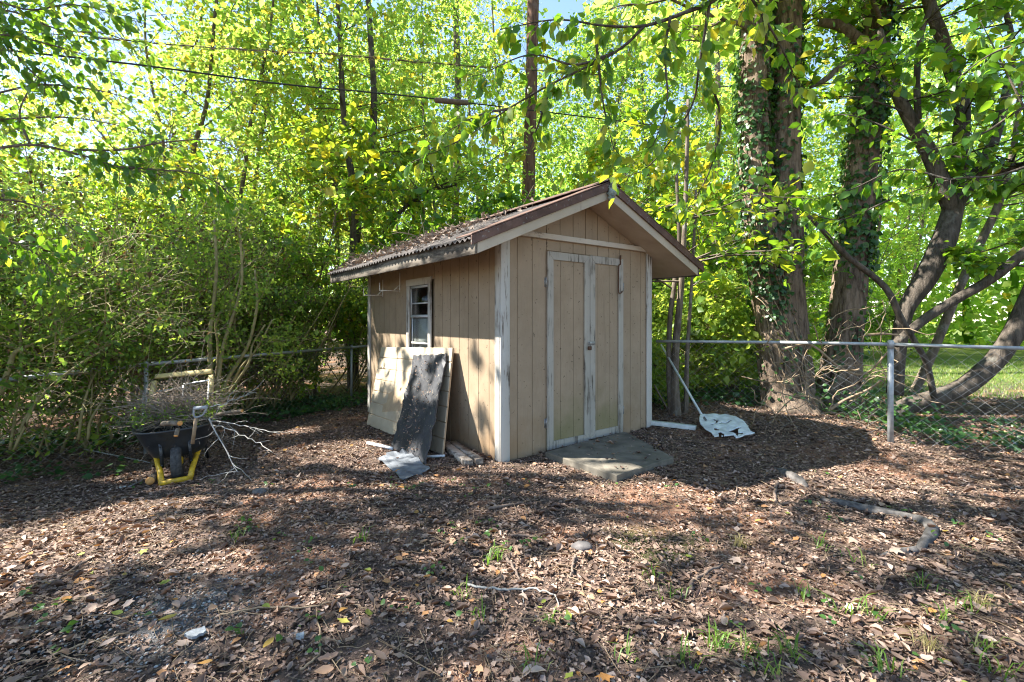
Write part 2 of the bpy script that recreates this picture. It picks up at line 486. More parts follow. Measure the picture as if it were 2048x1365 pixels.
def bark_mat(name, a, b, sc=14, str_=.9, lich=(.3, .31, .28), lk=.5):
    m, nt, N, L = nodes(name)
    g = N('ShaderNodeNewGeometry'); p = g.outputs['Position']
    f = noise(nt, p, sc, 6, .7, (1, 1, .16)); q = noise(nt, p, 4, 5, .7); w = noise(nt, p, 60, 3, .6)
    r = ramp(nt, [(.34, a), (.62, b)]); L(f, r.inputs[0])
    c = mixc(nt, math_(nt, 'MULTIPLY', mrange(nt, q, .55, .68), lk), r.outputs[0], lich)
    h = math_(nt, 'ADD', f, math_(nt, 'MULTIPLY', w, .25))
    finish(nt, c, .95, h, str_, .04, .12)
    return m
M['bark'] = bark_mat('furrowed_bark', (.045, .032, .024), (.24, .18, .135), 13, 1.0, (.26,.25,.21), .3)
M['bark_pine'] = bark_mat('pine_bark', (.06, .032, .022), (.2, .115, .075), 9, 1.0, (.22, .18, .16), .3)
M['bark_smooth'] = bark_mat('smooth_bark', (.04, .034, .028), (.13, .108, .088), 16, .9, (.2, .2, .175), .45)
M['bark_small'] = bark_mat('thin_trunk_bark', (.075, .06, .045), (.19, .155, .12), 16, .5)

# ------------------------------------------------------------------ sunlit openings (where the canopy has gaps)
# ground openings: centre px, half sizes px of the photograph turned into ground ellipses
OPEN = []
for (cx, cyy, rx, ry) in [(170, 1105, 210, 45), (60, 1080, 90, 60), (430, 1125, 110, 28), (330, 1060, 60, 16),
                          (1050, 938, 120, 16), (1240, 955, 60, 12), (1320, 975, 150, 26), (1430, 1000, 120, 14),
                          (1150, 1150, 150, 42), (1230, 1120, 80, 36), (1230, 1225, 200, 24), (1420, 1290, 150, 26), (1660, 1225, 190, 24), (860, 1185, 60, 16),
                          (1720, 955, 130, 20), (1880, 985, 190, 16), (1720, 860, 55, 40), (1560, 1010, 60, 12),
                          (660, 905, 130, 26), (770, 930, 90, 22), (560, 985, 110, 18), (700, 985, 120, 20), (900, 955, 60, 16),
                          (1290, 1060, 120, 12), (1960, 1080, 90, 20), (1880, 1230, 120, 18), (1060, 1075, 100, 9), (230, 958, 80, 10), (480, 925, 60, 12), (330, 1000, 90, 9), (560, 870, 50, 8), (1200, 1300, 60, 12), (650, 1200, 50, 12)]:
    c = G(cx, cyy); e1 = G(cx + rx, cyy); e2 = G(cx, cyy - ry); e3 = G(cx, cyy + ry)
    OPEN.append((c.x, .5 * (e2.y + e3.y), abs(e1.x - c.x), .5 * abs(e2.y - e3.y)))
_Sl = np.array([SUN.dot(UX), SUN.dot(UY), SUN.z])

def wob(x, y):
    return 0.16 * np.sin(5.1 * x + 1.3) + .14 * np.sin(6.3 * y + 2.1 * x) + .1 * np.sin(11 * x - 7 * y)

def opening(pos):
    """0..1 : how far the sun ray through each point lands in a sunlit opening"""
    pos = np.asarray(pos, float)
    k = pos[:, 2] / SUN.z
    gx, gy = pos[:, 0] - SUN.x * k, pos[:, 1] - SUN.y * k
    out = np.zeros(len(pos))
    w = wob(gx, gy)
    for (cx, cyy, rx, ry) in OPEN:
        d = ((gx - cx) / rx) ** 2 + ((gy - cyy) / ry) ** 2
        out = np.maximum(out, (d + w * 1.6 < 1) * 1.0)
    d = pos - np.array(C0)
    lx = d @ np.array(UX); ly = d @ np.array(UY); lz = pos[:, 2]
    k = lx / _Sl[0]
    t, z = ly - k * _Sl[1], lz - k * _Sl[2]
    ww = wob(t * 1.3 + 3, z * 1.3)
    mt = np.sin(13.3 * t + 3.1 * z + 1.7 * np.sin(5.1 * z)) * .6 + np.sin(9.1 * z - 6.3 * t + .9) * .45 + .4 * np.sin(23 * t - 17 * z + 2)
    thr = np.where(t > 2.75, .25, np.where(t < .7, .72, np.where((t < 1.75) & (z < 1.0), .8, .9)))
    wall = (lx < -.02) & (t > -.1) & (t < 3.8) & (z > -.05) & (z < 2.1) & ((mt < thr) | ((z > 1.1) & (t > .75) & (t < 3.1)))
    out = np.maximum(out, wall * 1.0)
    k = (pos[:, 0] - 4.3) / SUN.x
    ty_, tz_ = pos[:, 1] - k * SUN.y, pos[:, 2] - k * SUN.z
    out = np.maximum(out, ((pos[:, 0] < 4.2) & (ty_ > 5.6) & (ty_ < 8.6) & (tz_ > .0) & (tz_ < 4.2) & (wob(ty_ * 1.5, tz_ * 1.5) < .12)) * 1.0)
    k = (lz - 2.45) / _Sl[2]
    rx_, ry_ = lx - k * _Sl[0], ly - k * _Sl[1]
    roof = (lz > 2.5) & (rx_ > -.7) & (rx_ < 3.1) & (ry_ > -.6) & (ry_ < 4.2) & (wob(rx_, ry_) < .2)
    out = np.maximum(out, roof * .9)
    return out

def cull(pos, rng, p=.96):
    return rng.random(len(pos)) > opening(pos) * p

# ------------------------------------------------------------------ leaves and twigs
T_DIAMOND = (np.array([(0, 0, 0), (.45, .5, .1), (1, 0, -.08), (.45, -.5, .1)]), np.array([(0, 2, 1), (0, 3, 2)]))
T_OVATE = (np.array([(0, 0, 0), (.28, .42, .07), (.62, .4, .07), (1, 0, -.14), (.62, -.4, .07), (.28, -.42, .07), (.3, 0, 0), (.65, 0, -.02)]),
           np.array([(0, 6, 1), (1, 6, 2), (6, 7, 2), (7, 3, 2), (0, 5, 6), (5, 4, 6), (6, 4, 7), (7, 4, 3)]))
T_MAPLE = (np.array([(.35, 0, 0), (0, 0, 0), (.1, .34, .05), (.02, .52, .02), (.36, .36, .06), (.62, .56, 0), (.6, .2, .05), (1, 0, -.08), (.6, -.2, .05), (.62, -.56, 0), (.36, -.36, .06), (.02, -.52, .02), (.1, -.34, .05)]),
           np.array([(0, i, i + 1) for i in range(1, 12)] + [(0, 12, 1)])[:, [0, 2, 1]])
def curl_leaf(cu, fold, twist, lobes=0.0):
    v, f = [], []
    for i, x in enumerate((0, .2, .45, .7, .88, 1)):
        w = (.04, .3, .5, .42, .22, .03)[i] * (1 + lobes * (-1) ** i)
        z = cu * (x - .45) ** 2 * 2.2
        tw = twist * (x - .4)
        for sgn in (-1, 0, 1):
            y = sgn * w
            zz = z + fold * abs(sgn) * w
            v.append((x, y * math.cos(tw) - 0 * zz, zz + y * math.sin(tw)))
        if i:
            a = (i - 1) * 3; b = i * 3
            for k in (0, 1):
                f += [(a + k, b + k, b + k + 1), (a + k, b + k + 1, a + k + 1)]
    return np.array(v), np.array(f)
T_DEAD = [curl_leaf(.22, .25, .3), curl_leaf(-.16, .15, -.4), curl_leaf(.4, .7, .3), curl_leaf(.1, .1, .4, .25), curl_leaf(.25, -.2, -.2, .3), curl_leaf(.15, .9, 0)]

def unit(a):
    return a / np.maximum(np.linalg.norm(a, axis=1, keepdims=True), 1e-9)

def leaves(soup, T, pos, axis, nrm, size, width, tint):
    tv, tf = T
    n = len(pos)
    if n == 0: return
    axis = unit(axis); side = unit(np.cross(nrm, axis)); nn = np.cross(axis, side)
    size = np.broadcast_to(np.asarray(size, float), (n,)); width = np.broadcast_to(np.asarray(width, float), (n,))
    v = (pos[:, None, :] + size[:, None, None] * (tv[None, :, 0:1] * axis[:, None, :] + tv[None, :, 1:2] * (width[:, None, None] * side[:, None, :]) + tv[None, :, 2:3] * nn[:, None, :]))
    f = tf[None] + (np.arange(n) * len(tv))[:, None, None]
    soup.add(v.reshape(-1, 3), f.reshape(-1, 3), np.repeat(np.broadcast_to(tint, (n,)), len(tv)))

def wander(rng, p, d, L, n, wobble=.15, trop=0.0):
    pts = [np.array(p, float)]
    d = np.array(d, float); d /= np.linalg.norm(d)
    for _ in range(n):
        d = d + rng.normal(0, wobble, 3) + np.array((0, 0, trop)); d /= np.linalg.norm(d)
        pts.append(pts[-1] + d * (L / n))
    return np.array(pts)

def side_dir(rng, d, ang):
    r = rng.normal(size=3); r -= d * r.dot(d); r /= np.linalg.norm(r)
    return d * math.cos(ang) + r * math.sin(ang)

class Skel:
    """wood polylines and the places leaves hang from"""
    def __init__(s): s.wood, s.anch, s.adir = [], [], []
    def branch(s, rng, p, d, L, r, lev, nsub=(5, 4), trop=.03, wobble=.14, ang=(.5, 1.0), flat=0.0, from_=.3):
        n = max(3, int(5 - lev))
        pts = wander(rng, p, d, L, n + 1, wobble, trop)
        rad = np.linspace(r, r * .35, len(pts))
        s.wood.append((pts, rad, 5 if r > .03 else 3))
        if lev == 0:
            for u in np.linspace(.25, 1, 3):
                i = u * (len(pts) - 1); a = int(min(i, len(pts) - 2)); q = pts[a] + (pts[a + 1] - pts[a]) * (i - a)
                s.anch.append(q); s.adir.append(pts[-1] - pts[-2])
            return pts
        for _ in range(nsub[len(nsub) - lev] if lev <= len(nsub) else nsub[0]):
            u = rng.uniform(from_, 1.0) * (len(pts) - 1); a = int(min(u, len(pts) - 2))
            q = pts[a] + (pts[a + 1] - pts[a]) * (u - a); dd = pts[a + 1] - pts[a]; dd = dd / np.linalg.norm(dd)
            nd = side_dir(rng, dd, rng.uniform(*ang)); nd[2] *= (1 - flat)
            s.branch(rng, q, nd, L * rng.uniform(.38, .62), r * .45, lev - 1, nsub, trop, wobble, ang, flat, from_)
        s.anch.append(pts[-1]); s.adir.append(pts[-1] - pts[-2])
        return pts
    def wood_soup(s, soup=None):
        soup = soup or Soup()
        for pts, rad, k in s.wood: soup.tube(pts, rad, k, cap=False)
        return soup

def crown(rng, sk, per, spread, size, width=.75, T=T_DIAMOND, tmean=.5, tsd=.2, droop=.3, flat=.9, keep=None, soup=None):
    soup = soup or Soup()
    A = np.array(sk.anch); D = unit(np.array(sk.adir))
    n = len(A) * per
    i = np.repeat(np.arange(len(A)), per)
    pos = A[i] + rng.normal(0, spread, (n, 3)) * np.array((1, 1, .7))
    axis = D[i] * .5 + rng.normal(0, .6, (n, 3)) + np.array((0, 0, -droop))
    nrm = rng.normal(0, .5, (n, 3)) + np.array((0, 0, flat))
    tint = np.clip(rng.normal(tmean, tsd, n) + rng.normal(0, .1, len(A))[i], 0, 1)
    sz = size * np.clip(rng.lognormal(0, .35, n), .4, 2.0) * np.repeat(rng.uniform(.75, 1.25, len(A)), per)
    if keep is not None:
        m = keep(pos); pos, axis, nrm, tint, sz = pos[m], axis[m], nrm[m], tint[m], sz[m]
    leaves(soup, T, pos, axis, nrm, sz, width, tint)
    return soup

# ------------------------------------------------------------------ ground
def make_ground():
    xs = np.concatenate([[-260, -150, -90, -55, -35, -24, -17, -13, -11, -9.6, -8.6], np.arange(-8, 9.01, .07), [9.6, 10.6, 12, 14, 17, 22, 30, 45, 70, 110, 170, 260]])
    ys = np.concatenate([[-120, -60, -30, -15, -8, -4, -2, -.6, .3], np.arange(.8, 11.5, .07), [12, 12.7, 13.6, 15, 17, 20, 25, 33, 45, 65, 100, 160, 300]])
    X, Y = np.meshgrid(xs, ys)
    rr = np.random.default_rng(3)
    inner = (X > -8.2) & (X < 9.2) & (Y > .5) & (Y < 11.6)
    Z = hgt(X, Y) + rr.normal(0, .005, X.shape) * inner
    v = np.stack([X, Y, Z], -1).reshape(-1, 3)
    nx, ny = len(xs), len(ys)
    a = (np.arange(ny - 1)[:, None] * nx + np.arange(nx - 1)[None]).ravel()
    f = np.concatenate([np.stack([a, a + 1, a + nx + 1], 1), np.stack([a, a + nx + 1, a + nx], 1)])
    s = Soup(); s.add(v, f)
    o = s.build('ground', M['ground'], None, True)
    o['kind'] = 'structure'
    return o
ground = make_ground()

# ------------------------------------------------------------------ the shed
shed = empty('garden_shed', C0, ROT, 'small tan board-sided garden shed with gabled brown roof and white-trimmed double doors', 'shed')
RIDGE_S, SLOPE = SW / 2, .43
def z_soff(s): return 2.80 - SLOPE * abs(s - RIDGE_S)
OV, OVF, OVB = .56, .37, .20          # eave, front and rear overhangs
BW = .2025
GAP = .0075
# backing sheet behind the boards, seen in the grooves
def wallpoly(): return [(0.03, -.05), (SW - .03, -.05), (SW - .03, z_soff(SW) - .005), (RIDGE_S, 2.795), (.03, z_soff(0) - .005)]
prism('front_sheathing', wallpoly(), .016, .03, 'front', M['siding_front'], shed)
prism('rear_wall', wallpoly(), SL - .03, SL, 'front', M['siding_side'], shed)
boxo('right_wall', (SW - .015, .035, -.05), (SW, SL - .035, 2.27), M['siding_side'], shed)
WIN = (1.50, 2.225, .93, 2.0)         # window opening in the left wall: t0 t1 z0 z1
DOOR = (.602, 1.262, 1.268, 1.862, .025, 2.20)
for k in range(12):                                        # front boards
    a, b = k * BW, (k + 1) * BW
    a2, b2 = max(a + GAP / 2, .0), min(b - GAP / 2, SW)
    def top(s): return z_soff(s) - .004
    pieces = []
    d0, d1, dz = DOOR[0] - .004, DOOR[3] + .004, DOOR[5] + .012
    if b2 <= d0 or a2 >= d1: pieces.append((a2, b2, -.0))
    else:
        if a2 < d0: pieces.append((a2, d0, -.0))
        if b2 > d1: pieces.append((d1, b2, -.0))
        pieces.append((max(a2, d0), min(b2, d1), dz))
    for (p0, p1, zb) in pieces:
        poly = [(p0, zb), (p1, zb), (p1, top(p1))]
        if p0 < RIDGE_S < p1: poly.append((RIDGE_S, top(RIDGE_S)))
        poly.append((p0, top(p0)))
        prism('siding_board', poly, 0, .012, 'front', M['siding_front'], shed)
for k in range(19):                                        # left wall boards
    a, b = k * BW + GAP / 2 + .02, min((k + 1) * BW - GAP / 2 + .02, SL - .02)
    if b - a < .03: continue
    spans = [(-.03, 2.275)]
    if b > WIN[0] + .05 and a < WIN[1] - .05: spans = [(-.03, WIN[2] + .03), (WIN[3] - .03, 2.275)]
    for z0, z1 in spans:
        prism('siding_board', [(a, z0), (b, z0), (b, z1), (a, z1)], 0, .012, 'left', M['siding_side'], shed)
lw = Soup()                                               # left backing, open at the window
for (t0, t1, z0, z1) in ((.035, WIN[0] + .06, -.05, 2.27), (WIN[1] - .06, SL - .035, -.05, 2.27), (WIN[0] + .06, WIN[1] - .06, -.05, WIN[2] + .04), (WIN[0] + .06, WIN[1] - .06, WIN[3] - .04, 2.27)):
    lw.box((.016, t0, z0), (.028, t1, z1))
lw.build('side_sheathing', M['siding_side'], shed)
boxo('floor_deck', (.04, .04, -.04), (SW - .04, SL - .04, .02), M['dark'], shed)
boxo('interior_shade_sheet', (.75, .05, .02), (.77, SL - .05, 2.2), M['dark'], shed)  # added dark sheet behind the window, painting the unlit interior
# corner trims
def post(lo, hi): boxo('corner_trim', lo, hi, M['trim'], shed, .004)
post((-.020, -.020, -.02), (.095, -.001, 2.335)); post((-.020, .001, -.02), (-.001, .095, 2.30))
post((SW - .09, -.020, .03), (SW + .020, -.001, 2.335)); post((SW + .001, .001, .03), (SW + .02, .09, 2.3))
post((-.020, SL - .085, -.12), (-.001, SL + .018, 2.25))
prism('crossbar', [(.10, 2.325), (SW - .02, 2.335), (SW - .02, 2.395), (.06, 2.385)], -.045, -.001, 'front', M['bar'], shed, .004)
# roof framing and covering
L0, L1 = -OVF, SL + OVB
for sg in (-1, 1):
    def S(e): return RIDGE_S + sg * e
    E = RIDGE_S + OV
    # soffit under the front overhang, sloping with the roof, and under the eaves
    prism('soffit', [(S(0.0), 2.815), (S(E - .02), 2.815 - SLOPE * (E - .02)), (S(E - .02), 2.803 - SLOPE * (E - .02)), (S(0.0), 2.803)], L0 + .022, L1 - .03, 'front', M['soffit'], shed)
    # barge board: lower and upper lengths with a joint
    for e0, e1 in ((.004 if sg > 0 else .0, .45 if sg < 0 else E - .03), (.452, E - .03)):
        if sg > 0 and e0 > .4: continue
        prism('barge_board', [(S(e0), 2.79 - SLOPE * e0), (S(e1), 2.79 - SLOPE * e1), (S(e1), 2.925 - SLOPE * e1), (S(e0), 2.925 - SLOPE * e0)], L0, L0 + .02, 'front', M['barge'], shed, .003)
    zf = 2.80 - SLOPE * E
    for y0, y1 in ((L0 - .002, SL - .25), (SL - .248, L1 - .02)):
        boxo('fascia_board', (min(S(E), S(E - .02)), y0, zf - .005), (max(S(E), S(E - .02)), y1, zf + .125), M['fascia'], shed, .003)
    # corrugated sheet, one length per slope
    s = Soup(); pitch = .088; ny = int((L1 - L0) / pitch * 8); ne = 6
    ysr = np.linspace(L0 + .01, L1, ny); E2 = E + .05
    er = np.linspace(0.02, E2, ne)
    rr = np.random.default_rng(5 + sg)
    sag = .006 * np.sin(ysr * 2.3 + sg)
    for lay in (0, 1):
        pass
    YY, EE = np.meshgrid(ysr, er)
    ZZ = 2.955 - SLOPE * EE + .013 * np.sin(YY / pitch * 2 * np.pi) + sag[None, :] * (EE / E2)
    XX = S(0) + sg * EE
    top = np.stack([XX, YY, ZZ], -1).reshape(-1, 3); bot = top - np.array((0, 0, .006))
    v = np.concatenate([top, bot]); m = len(top)
    a = (np.arange(ne - 1)[:, None] * ny + np.arange(ny - 1)[None]).ravel()
    f = np.concatenate([np.stack([a, a + 1, a + ny + 1], 1), np.stack([a, a + ny + 1, a + ny], 1)])
    e = (ne - 1) * ny + np.arange(ny - 1)
    rim = np.concatenate([np.stack([e, e + 1, e + 1 + m], 1), np.stack([e, e + 1 + m, e + m], 1)])
    s.add(v, np.concatenate([f, f + m, rim]))
    s.build('corrugated_sheet', M['roof'], shed, True)
    boxm = [(S(.0), 2.945), (S(E - .03), 2.945 - SLOPE * (E - .03)), (S(E - .03), 2.928 - SLOPE * (E - .03)), (S(.0), 2.928)]
    prism('roof_deck', [(a, b - .008) for a, b in boxm], L0 + .02, L1 - .03, 'front', M['lumber'], shed)
    # brown rake flashing folded over the front edge, and one at the rear
    E3 = E + (.08 if sg > 0 else .045)
    prism('rake_flashing', [(S(0), 2.99), (S(E3), 2.99 - SLOPE * E3), (S(E3), 2.975 - SLOPE * E3), (S(0), 2.975)], L0 - .025, L0 + .25, 'front', M['flashing'], shed, .004)
    prism('rake_lip', [(S(0), 2.973), (S(E3), 2.973 - SLOPE * E3), (S(E3), 2.888 - SLOPE * E3), (S(0), 2.888)], L0 - .025, L0 - .004, 'front', M['flashing'], shed, .004)
    prism('rear_flashing', [(S(0), 2.985), (S(E), 2.985 - SLOPE * E), (S(E), 2.81 - SLOPE * E), (S(0), 2.81)], L1 - .01, L1 + .012, 'front', M['flashing'], shed, .004)
prism('ridge_cap', [(RIDGE_S - .16, 2.945), (RIDGE_S, 3.02), (RIDGE_S + .16, 2.945), (RIDGE_S + .16, 2.935), (RIDGE_S, 3.005), (RIDGE_S - .16, 2.935)], L0 - .03, L1, 'front', M['flashing'], shed)
# crusted end of the ridge cap hanging down over the barge joint
s = Soup(); rr = np.random.default_rng(8)
for i in range(26):
    c = np.array((RIDGE_S + rr.uniform(-.05, .05), L0 - .03 + rr.uniform(-.03, .0), 2.955 - rr.uniform(.0, .17)))
    q = rr.uniform(.015, .04)
    s.tube([c + (0, 0, q), c + rr.normal(0, .004, 3), c - (0, 0, q)], [q * .4, q, q * .35], 6)
s.build('lichen_crust', M['lichen'], shed, True)

# doors
for i, (a, b) in enumerate(((DOOR[0], DOOR[1]), (DOOR[2], DOOR[3]))):
    z0, z1 = DOOR[4] + .02 * i, DOOR[5] + .006 * i
    d = boxo('door', (a + .002, .000, z0), (b - .002, .012, z1), M['siding_door'], shed)
    w = .088
    edges = [a + w * .5] + [q for q in np.arange(BW, 3, BW) if a + w + .02 < q < b - w - .02] + [b - w * .5]
    for q0, q1 in zip(edges[:-1], edges[1:]):
        prism('siding_board', [(q0 + .002, z0 + .04), (q1 - .002, z0 + .04), (q1 - .002, z1 - .04), (q0 + .002, z1 - .04)], -.007, -.001, 'front', M['siding_door'], d)
    fr = -.026
    G_ = .0012
    prism('door_trim', [(a, z0), (a + w, z0 + w), (a + w, z1 - w), (a, z1)], fr, -.008, 'front', M['trim_door'], d, .002)
    prism('door_trim', [(b, z0), (b, z1), (b - w, z1 - w), (b - w, z0 + w)], fr, -.008, 'front', M['trim_door'], d, .002)
    prism('door_trim', [(a + G_, z1), (a + w + G_, z1 - w), (b - w - G_, z1 - w), (b - G_, z1)], fr, -.008, 'front', M['trim_door'], d, .002)
    prism('door_trim', [(a + G_, z0), (b - G_, z0), (b - w - G_, z0 + w), (a + w + G_, z0 + w)], fr, -.008, 'front', M['trim_door'], d, .002)
    hx = a - .012 if i == 0 else b + .012
    for hz in (.32, 1.86):
        s = Soup(); s.box((hx - .014, -.006, hz - .05), (hx + .006, .0, hz + .05)); s.tube([(hx + .008, -.012, hz - .052), (hx + .008, -.012, hz + .052)], .007, 8)
        s.build('hinge', M['steel'], d)
    if i == 1:
        hp = boxo('hasp', (b * 0 + a - .045, -.034, 1.155), (a + .075, -.029, 1.195), M['steel'], d, .002)
        s = Soup(); s.tube(spline([(a - .035, -.03, 1.19), (a - .035, -.055, 1.185), (a - .035, -.055, 1.165), (a - .035, -.03, 1.16)], 5), .004, 8)
        s.build('staple', M['steel'], d, True)
pl = empty('padlock', to_world((1.235, -.05, 1.165)), ROT, 'small worn steel padlock hanging from the hasp between the shed doors', 'padlock')
s = Soup(); s.tube(spline([(-.014, 0, -.025), (-.014, 0, .004), (0, 0, .018), (.014, 0, .004), (.014, 0, -.025)], 5), .0038, 8); s.build('shackle', M['steel'], pl, True)
bevel(boxo('lock_body', (-.024, -.011, -.068), (.024, .011, -.024), M['rust'], pl), .006, 2)
hk = empty('iron_hook', to_world((1.79, -.03, 2.2)), ROT, 'thin rusty iron hook hanging at the top corner of the right shed door', 'hook')
s = Soup(); s.tube(spline([(.006, 0, .0), (.004, -.006, -.06), (-.03, -.008, -.1), (-.034, -.008, -.38), (-.02, -.008, -.42), (.022, -.008, -.415), (.035, -.008, -.39)], 6), .007, 8); s.build('hook_rod', M['rust'], hk, True)
s = Soup(); s.box((-.006, -.012, -.005), (.014, .002, .05)); s.build('nail_plate', M['rust'], hk)

# window in the left wall
t0, t1, z0, z1 = WIN
win = prism('window', [(t0, z1 - .09), (t1, z1 - .09), (t1 + .015, z1), (t0 - .015, z1)], -.024, -.001, 'left', M['trim'], shed, .003)
for (ta, tb, za, zb) in ((t0, t0 + .085, z0, z1 - .092), (t1 - .085, t1, z0, z1 - .092), (t0 + .087, t1 - .087, z0, z0 + .08)):
    boxo('casing', (-.022, ta, za), (-.001, tb, zb), M['trim'], win, .003)
ia, ib = t0 + .087, t1 - .087
mid = 1.50
for (za, zb, dx) in ((mid - .02, z1 - .094, .0), (z0 + .082, mid + .018, .016)):
    s = Soup(); w = .03
    for (p0, p1, q0, q1) in ((ia, ib, za, za + w), (ia, ib, zb - w, zb), (ia, ia + w, za + w, zb - w), (ib - w, ib, za + w, zb - w)):
        s.box((dx, p0, q0), (dx + .014, p1, q1))
    sash = s.build('sash', M['alu'], win)
    boxo('pane', (dx + .005, ia + w, za + w), (dx + .009, ib - w, zb - w), M['glass'], sash)
boxo('glazing_bar', (-.004, ia + .031, 1.66), (.012, ib - .031, 1.678), M['alu'], win)
boxo('blind', (.034, ia, z0 + .1), (.040, ib, mid - .03), M['blind'], win)
boxo('lower_rail', (.0, ia + .032, 1.125), (.015, ib - .032, 1.15), M['white_metal'], win)
# shelf brackets on the left wall
for (px, pa, pb, pyc, ln) in ((800, 546, 585, 586, .30), (766, 560, 594, 593, .30)):
    t, zt = WL(px, pa); _, zb = WL(px, pb)
    s = Soup()
    s.box((-.008, t - .012, zb), (-.001, t + .012, zt))
    s.tube([(-.006, t, zb + .02), (-ln, t, zb + .015)], [.009, .008], 6)
    s.tube([(-ln, t, zb + .008), (-ln - .004, t, zb + .12)], [.008, .006], 6)
    s.tube([(-.01, t, zb + .10), (-.09, t, zb + .022)], .006, 6)
    br = s.build('shelf_bracket', M['white_metal'], shed)

# ------------------------------------------------------------------ things leaning on and lying by the shed
cp = empty('siding_panel', C0, ROT, 'large cream wall panel with horizontal grooves leaning under the shed window', 'panel')
A_ = np.array((-.045, 3.02, 1.03)); B_ = np.array((-.045, .88, 1.12)); D_ = np.array((-.35, .57, .0)); C_ = np.array((-.42, 2.62, -.03))
nn = np.cross(B_ - A_, C_ - A_); nn /= np.linalg.norm(nn); nn = nn if nn[0] < 0 else -nn
rows = 7; cuts = np.linspace(0, 1, rows + 1)
def quad_solid(name, q, th, mat, par, bev=0.0):
    q = [np.array(c, float) for c in q]
    v = q + [c + nn * th for c in q]
    o = polymesh(name, v, [(0, 1, 2, 3), (7, 6, 5, 4), (0, 4, 5, 1), (1, 5, 6, 2), (2, 6, 7, 3), (3, 7, 4, 0)], mat, par)
    if bev: bevel(o, bev)
    return o
quad_solid('backing_sheet', [A_ - nn * .004, B_ - nn * .004, D_ - nn * .004, C_ - nn * .004], .012, M['panel_edge'], cp)
for k in range(rows):
    u0, u1 = cuts[k] + (.006 if k else 0), cuts[k + 1] - .004
    quad_solid('panel_plank', [(A_ + (C_ - A_) * u0) + nn * .0085, (B_ + (D_ - B_) * u0) + nn * .0085, (B_ + (D_ - B_) * u1) + nn * .0085, (A_ + (C_ - A_) * u1) + nn * .0085], .012, M['panel'], cp, .003)
def grid_board(name, q, th, mat, nx, ny, jit, seed, par=None, bow=0.0):
    """flat board between four corners with a ragged outline"""
    rr = np.random.default_rng(seed)
    q = [np.array(c, float) for c in q]
    n = np.cross(q[1] - q[0], q[3] - q[0]); n /= np.linalg.norm(n)
    U, V = np.meshgrid(np.linspace(0, 1, nx), np.linspace(0, 1, ny))
    e = (U == 0) | (U == 1) | (V == 0) | (V == 1)
    pts = ((1 - U) * (1 - V))[..., None] * q[0] + (U * (1 - V))[..., None] * q[1] + (U * V)[..., None] * q[2] + ((1 - U) * V)[..., None] * q[3]
    pts = pts + rr.normal(0, jit, pts.shape) * e[..., None] + n * (bow * np.sin(np.pi * V))[..., None] + n * rr.normal(0, jit * .15, U.shape)[..., None]
    v = np.concatenate([pts.reshape(-1, 3), pts.reshape(-1, 3) + n * th]); m = nx * ny
    f = []
    for j in range(ny - 1):
        for i in range(nx - 1):
            a = j * nx + i
            f += [(a, a + nx, a + nx + 1, a + 1), (m + a, m + a + 1, m + a + nx + 1, m + a + nx)]
    ring = [i for i in range(nx)] + [j * nx + nx - 1 for j in range(1, ny)] + [(ny - 1) * nx + i for i in range(nx - 2, -1, -1)] + [j * nx for j in range(ny - 2, 0, -1)]
    for a, b in zip(ring, ring[1:] + ring[:1]): f.append((a, b, m + b, m + a))
    return polymesh(name, v, f, mat, par)
bp = grid_board('tar_board', [to_world((-.110, 1.80, .985)), to_world((-.118, .93, 1.06)), to_world((-.66, .40, .0)), to_world((-.66, 1.26, -.04))], .014, M['tar'], 14, 22, .006, 4, None, .01)
tag(bp, 'ragged black tar-faced board leaning in front of the cream panel', 'board')
gs = grid_board('grey_sheet', [G(756, 912, .03), G(812, 903, .035), G(862, 938, .03), G(806, 962, .02)], .006, M['grey_sheet'], 9, 9, .018, 9)
tag(gs, 'flat broken grey sheet lying on leaves at the foot of the black board', 'sheet')
def plank(name, a, b, w, h, mat, label, cat, group=None):
    a, b = Vector(a), Vector(b); d = (b - a); L = d.length
    o = empty(name, a, math.atan2(d.y, d.x), label, cat, group)
    o.rotation_euler = (0, -math.atan2(d.z, math.hypot(d.x, d.y)), math.atan2(d.y, d.x))
    boxo('timber', (0, -w / 2, 0), (L, w / 2, h), mat, o, .004)
    return o
plank('lumber_offcut', G(878, 885, .01), G(938, 934, .005), .09, .06, M['lumber'], 'short grey lumber piece on the ground nearest the cream panel', 'lumber', 'lumber offcuts by the shed wall')
plank('lumber_offcut', G(905, 893, .01), G(959, 930, .005), .085, .06, M['lumber'], 'short grey lumber piece lying closest to the shed corner', 'lumber', 'lumber offcuts by the shed wall')
plank('white_rail', G(1300, 849, .02), G(1392, 860, .01), .10, .05, M['pole'], 'pale grooved rail lying on the leaves at the right shed corner', 'rail')
s = Soup(); s.tube([G(735, 886, .03), G(786, 898, .025)], .018, 10)
tag(s.build('plastic_pipe', M['white_plastic'], None, True), 'short white pipe lying on the leaves below the cream panel', 'pipe')
s = Soup(); s.tube([G(845, 914, .02), G(890, 912, .02)], .014, 8)
tag(s.build('pale_batten', M['white_plastic'], None, True), 'thin white strip on the ground at the lower right of the black board', 'strip')

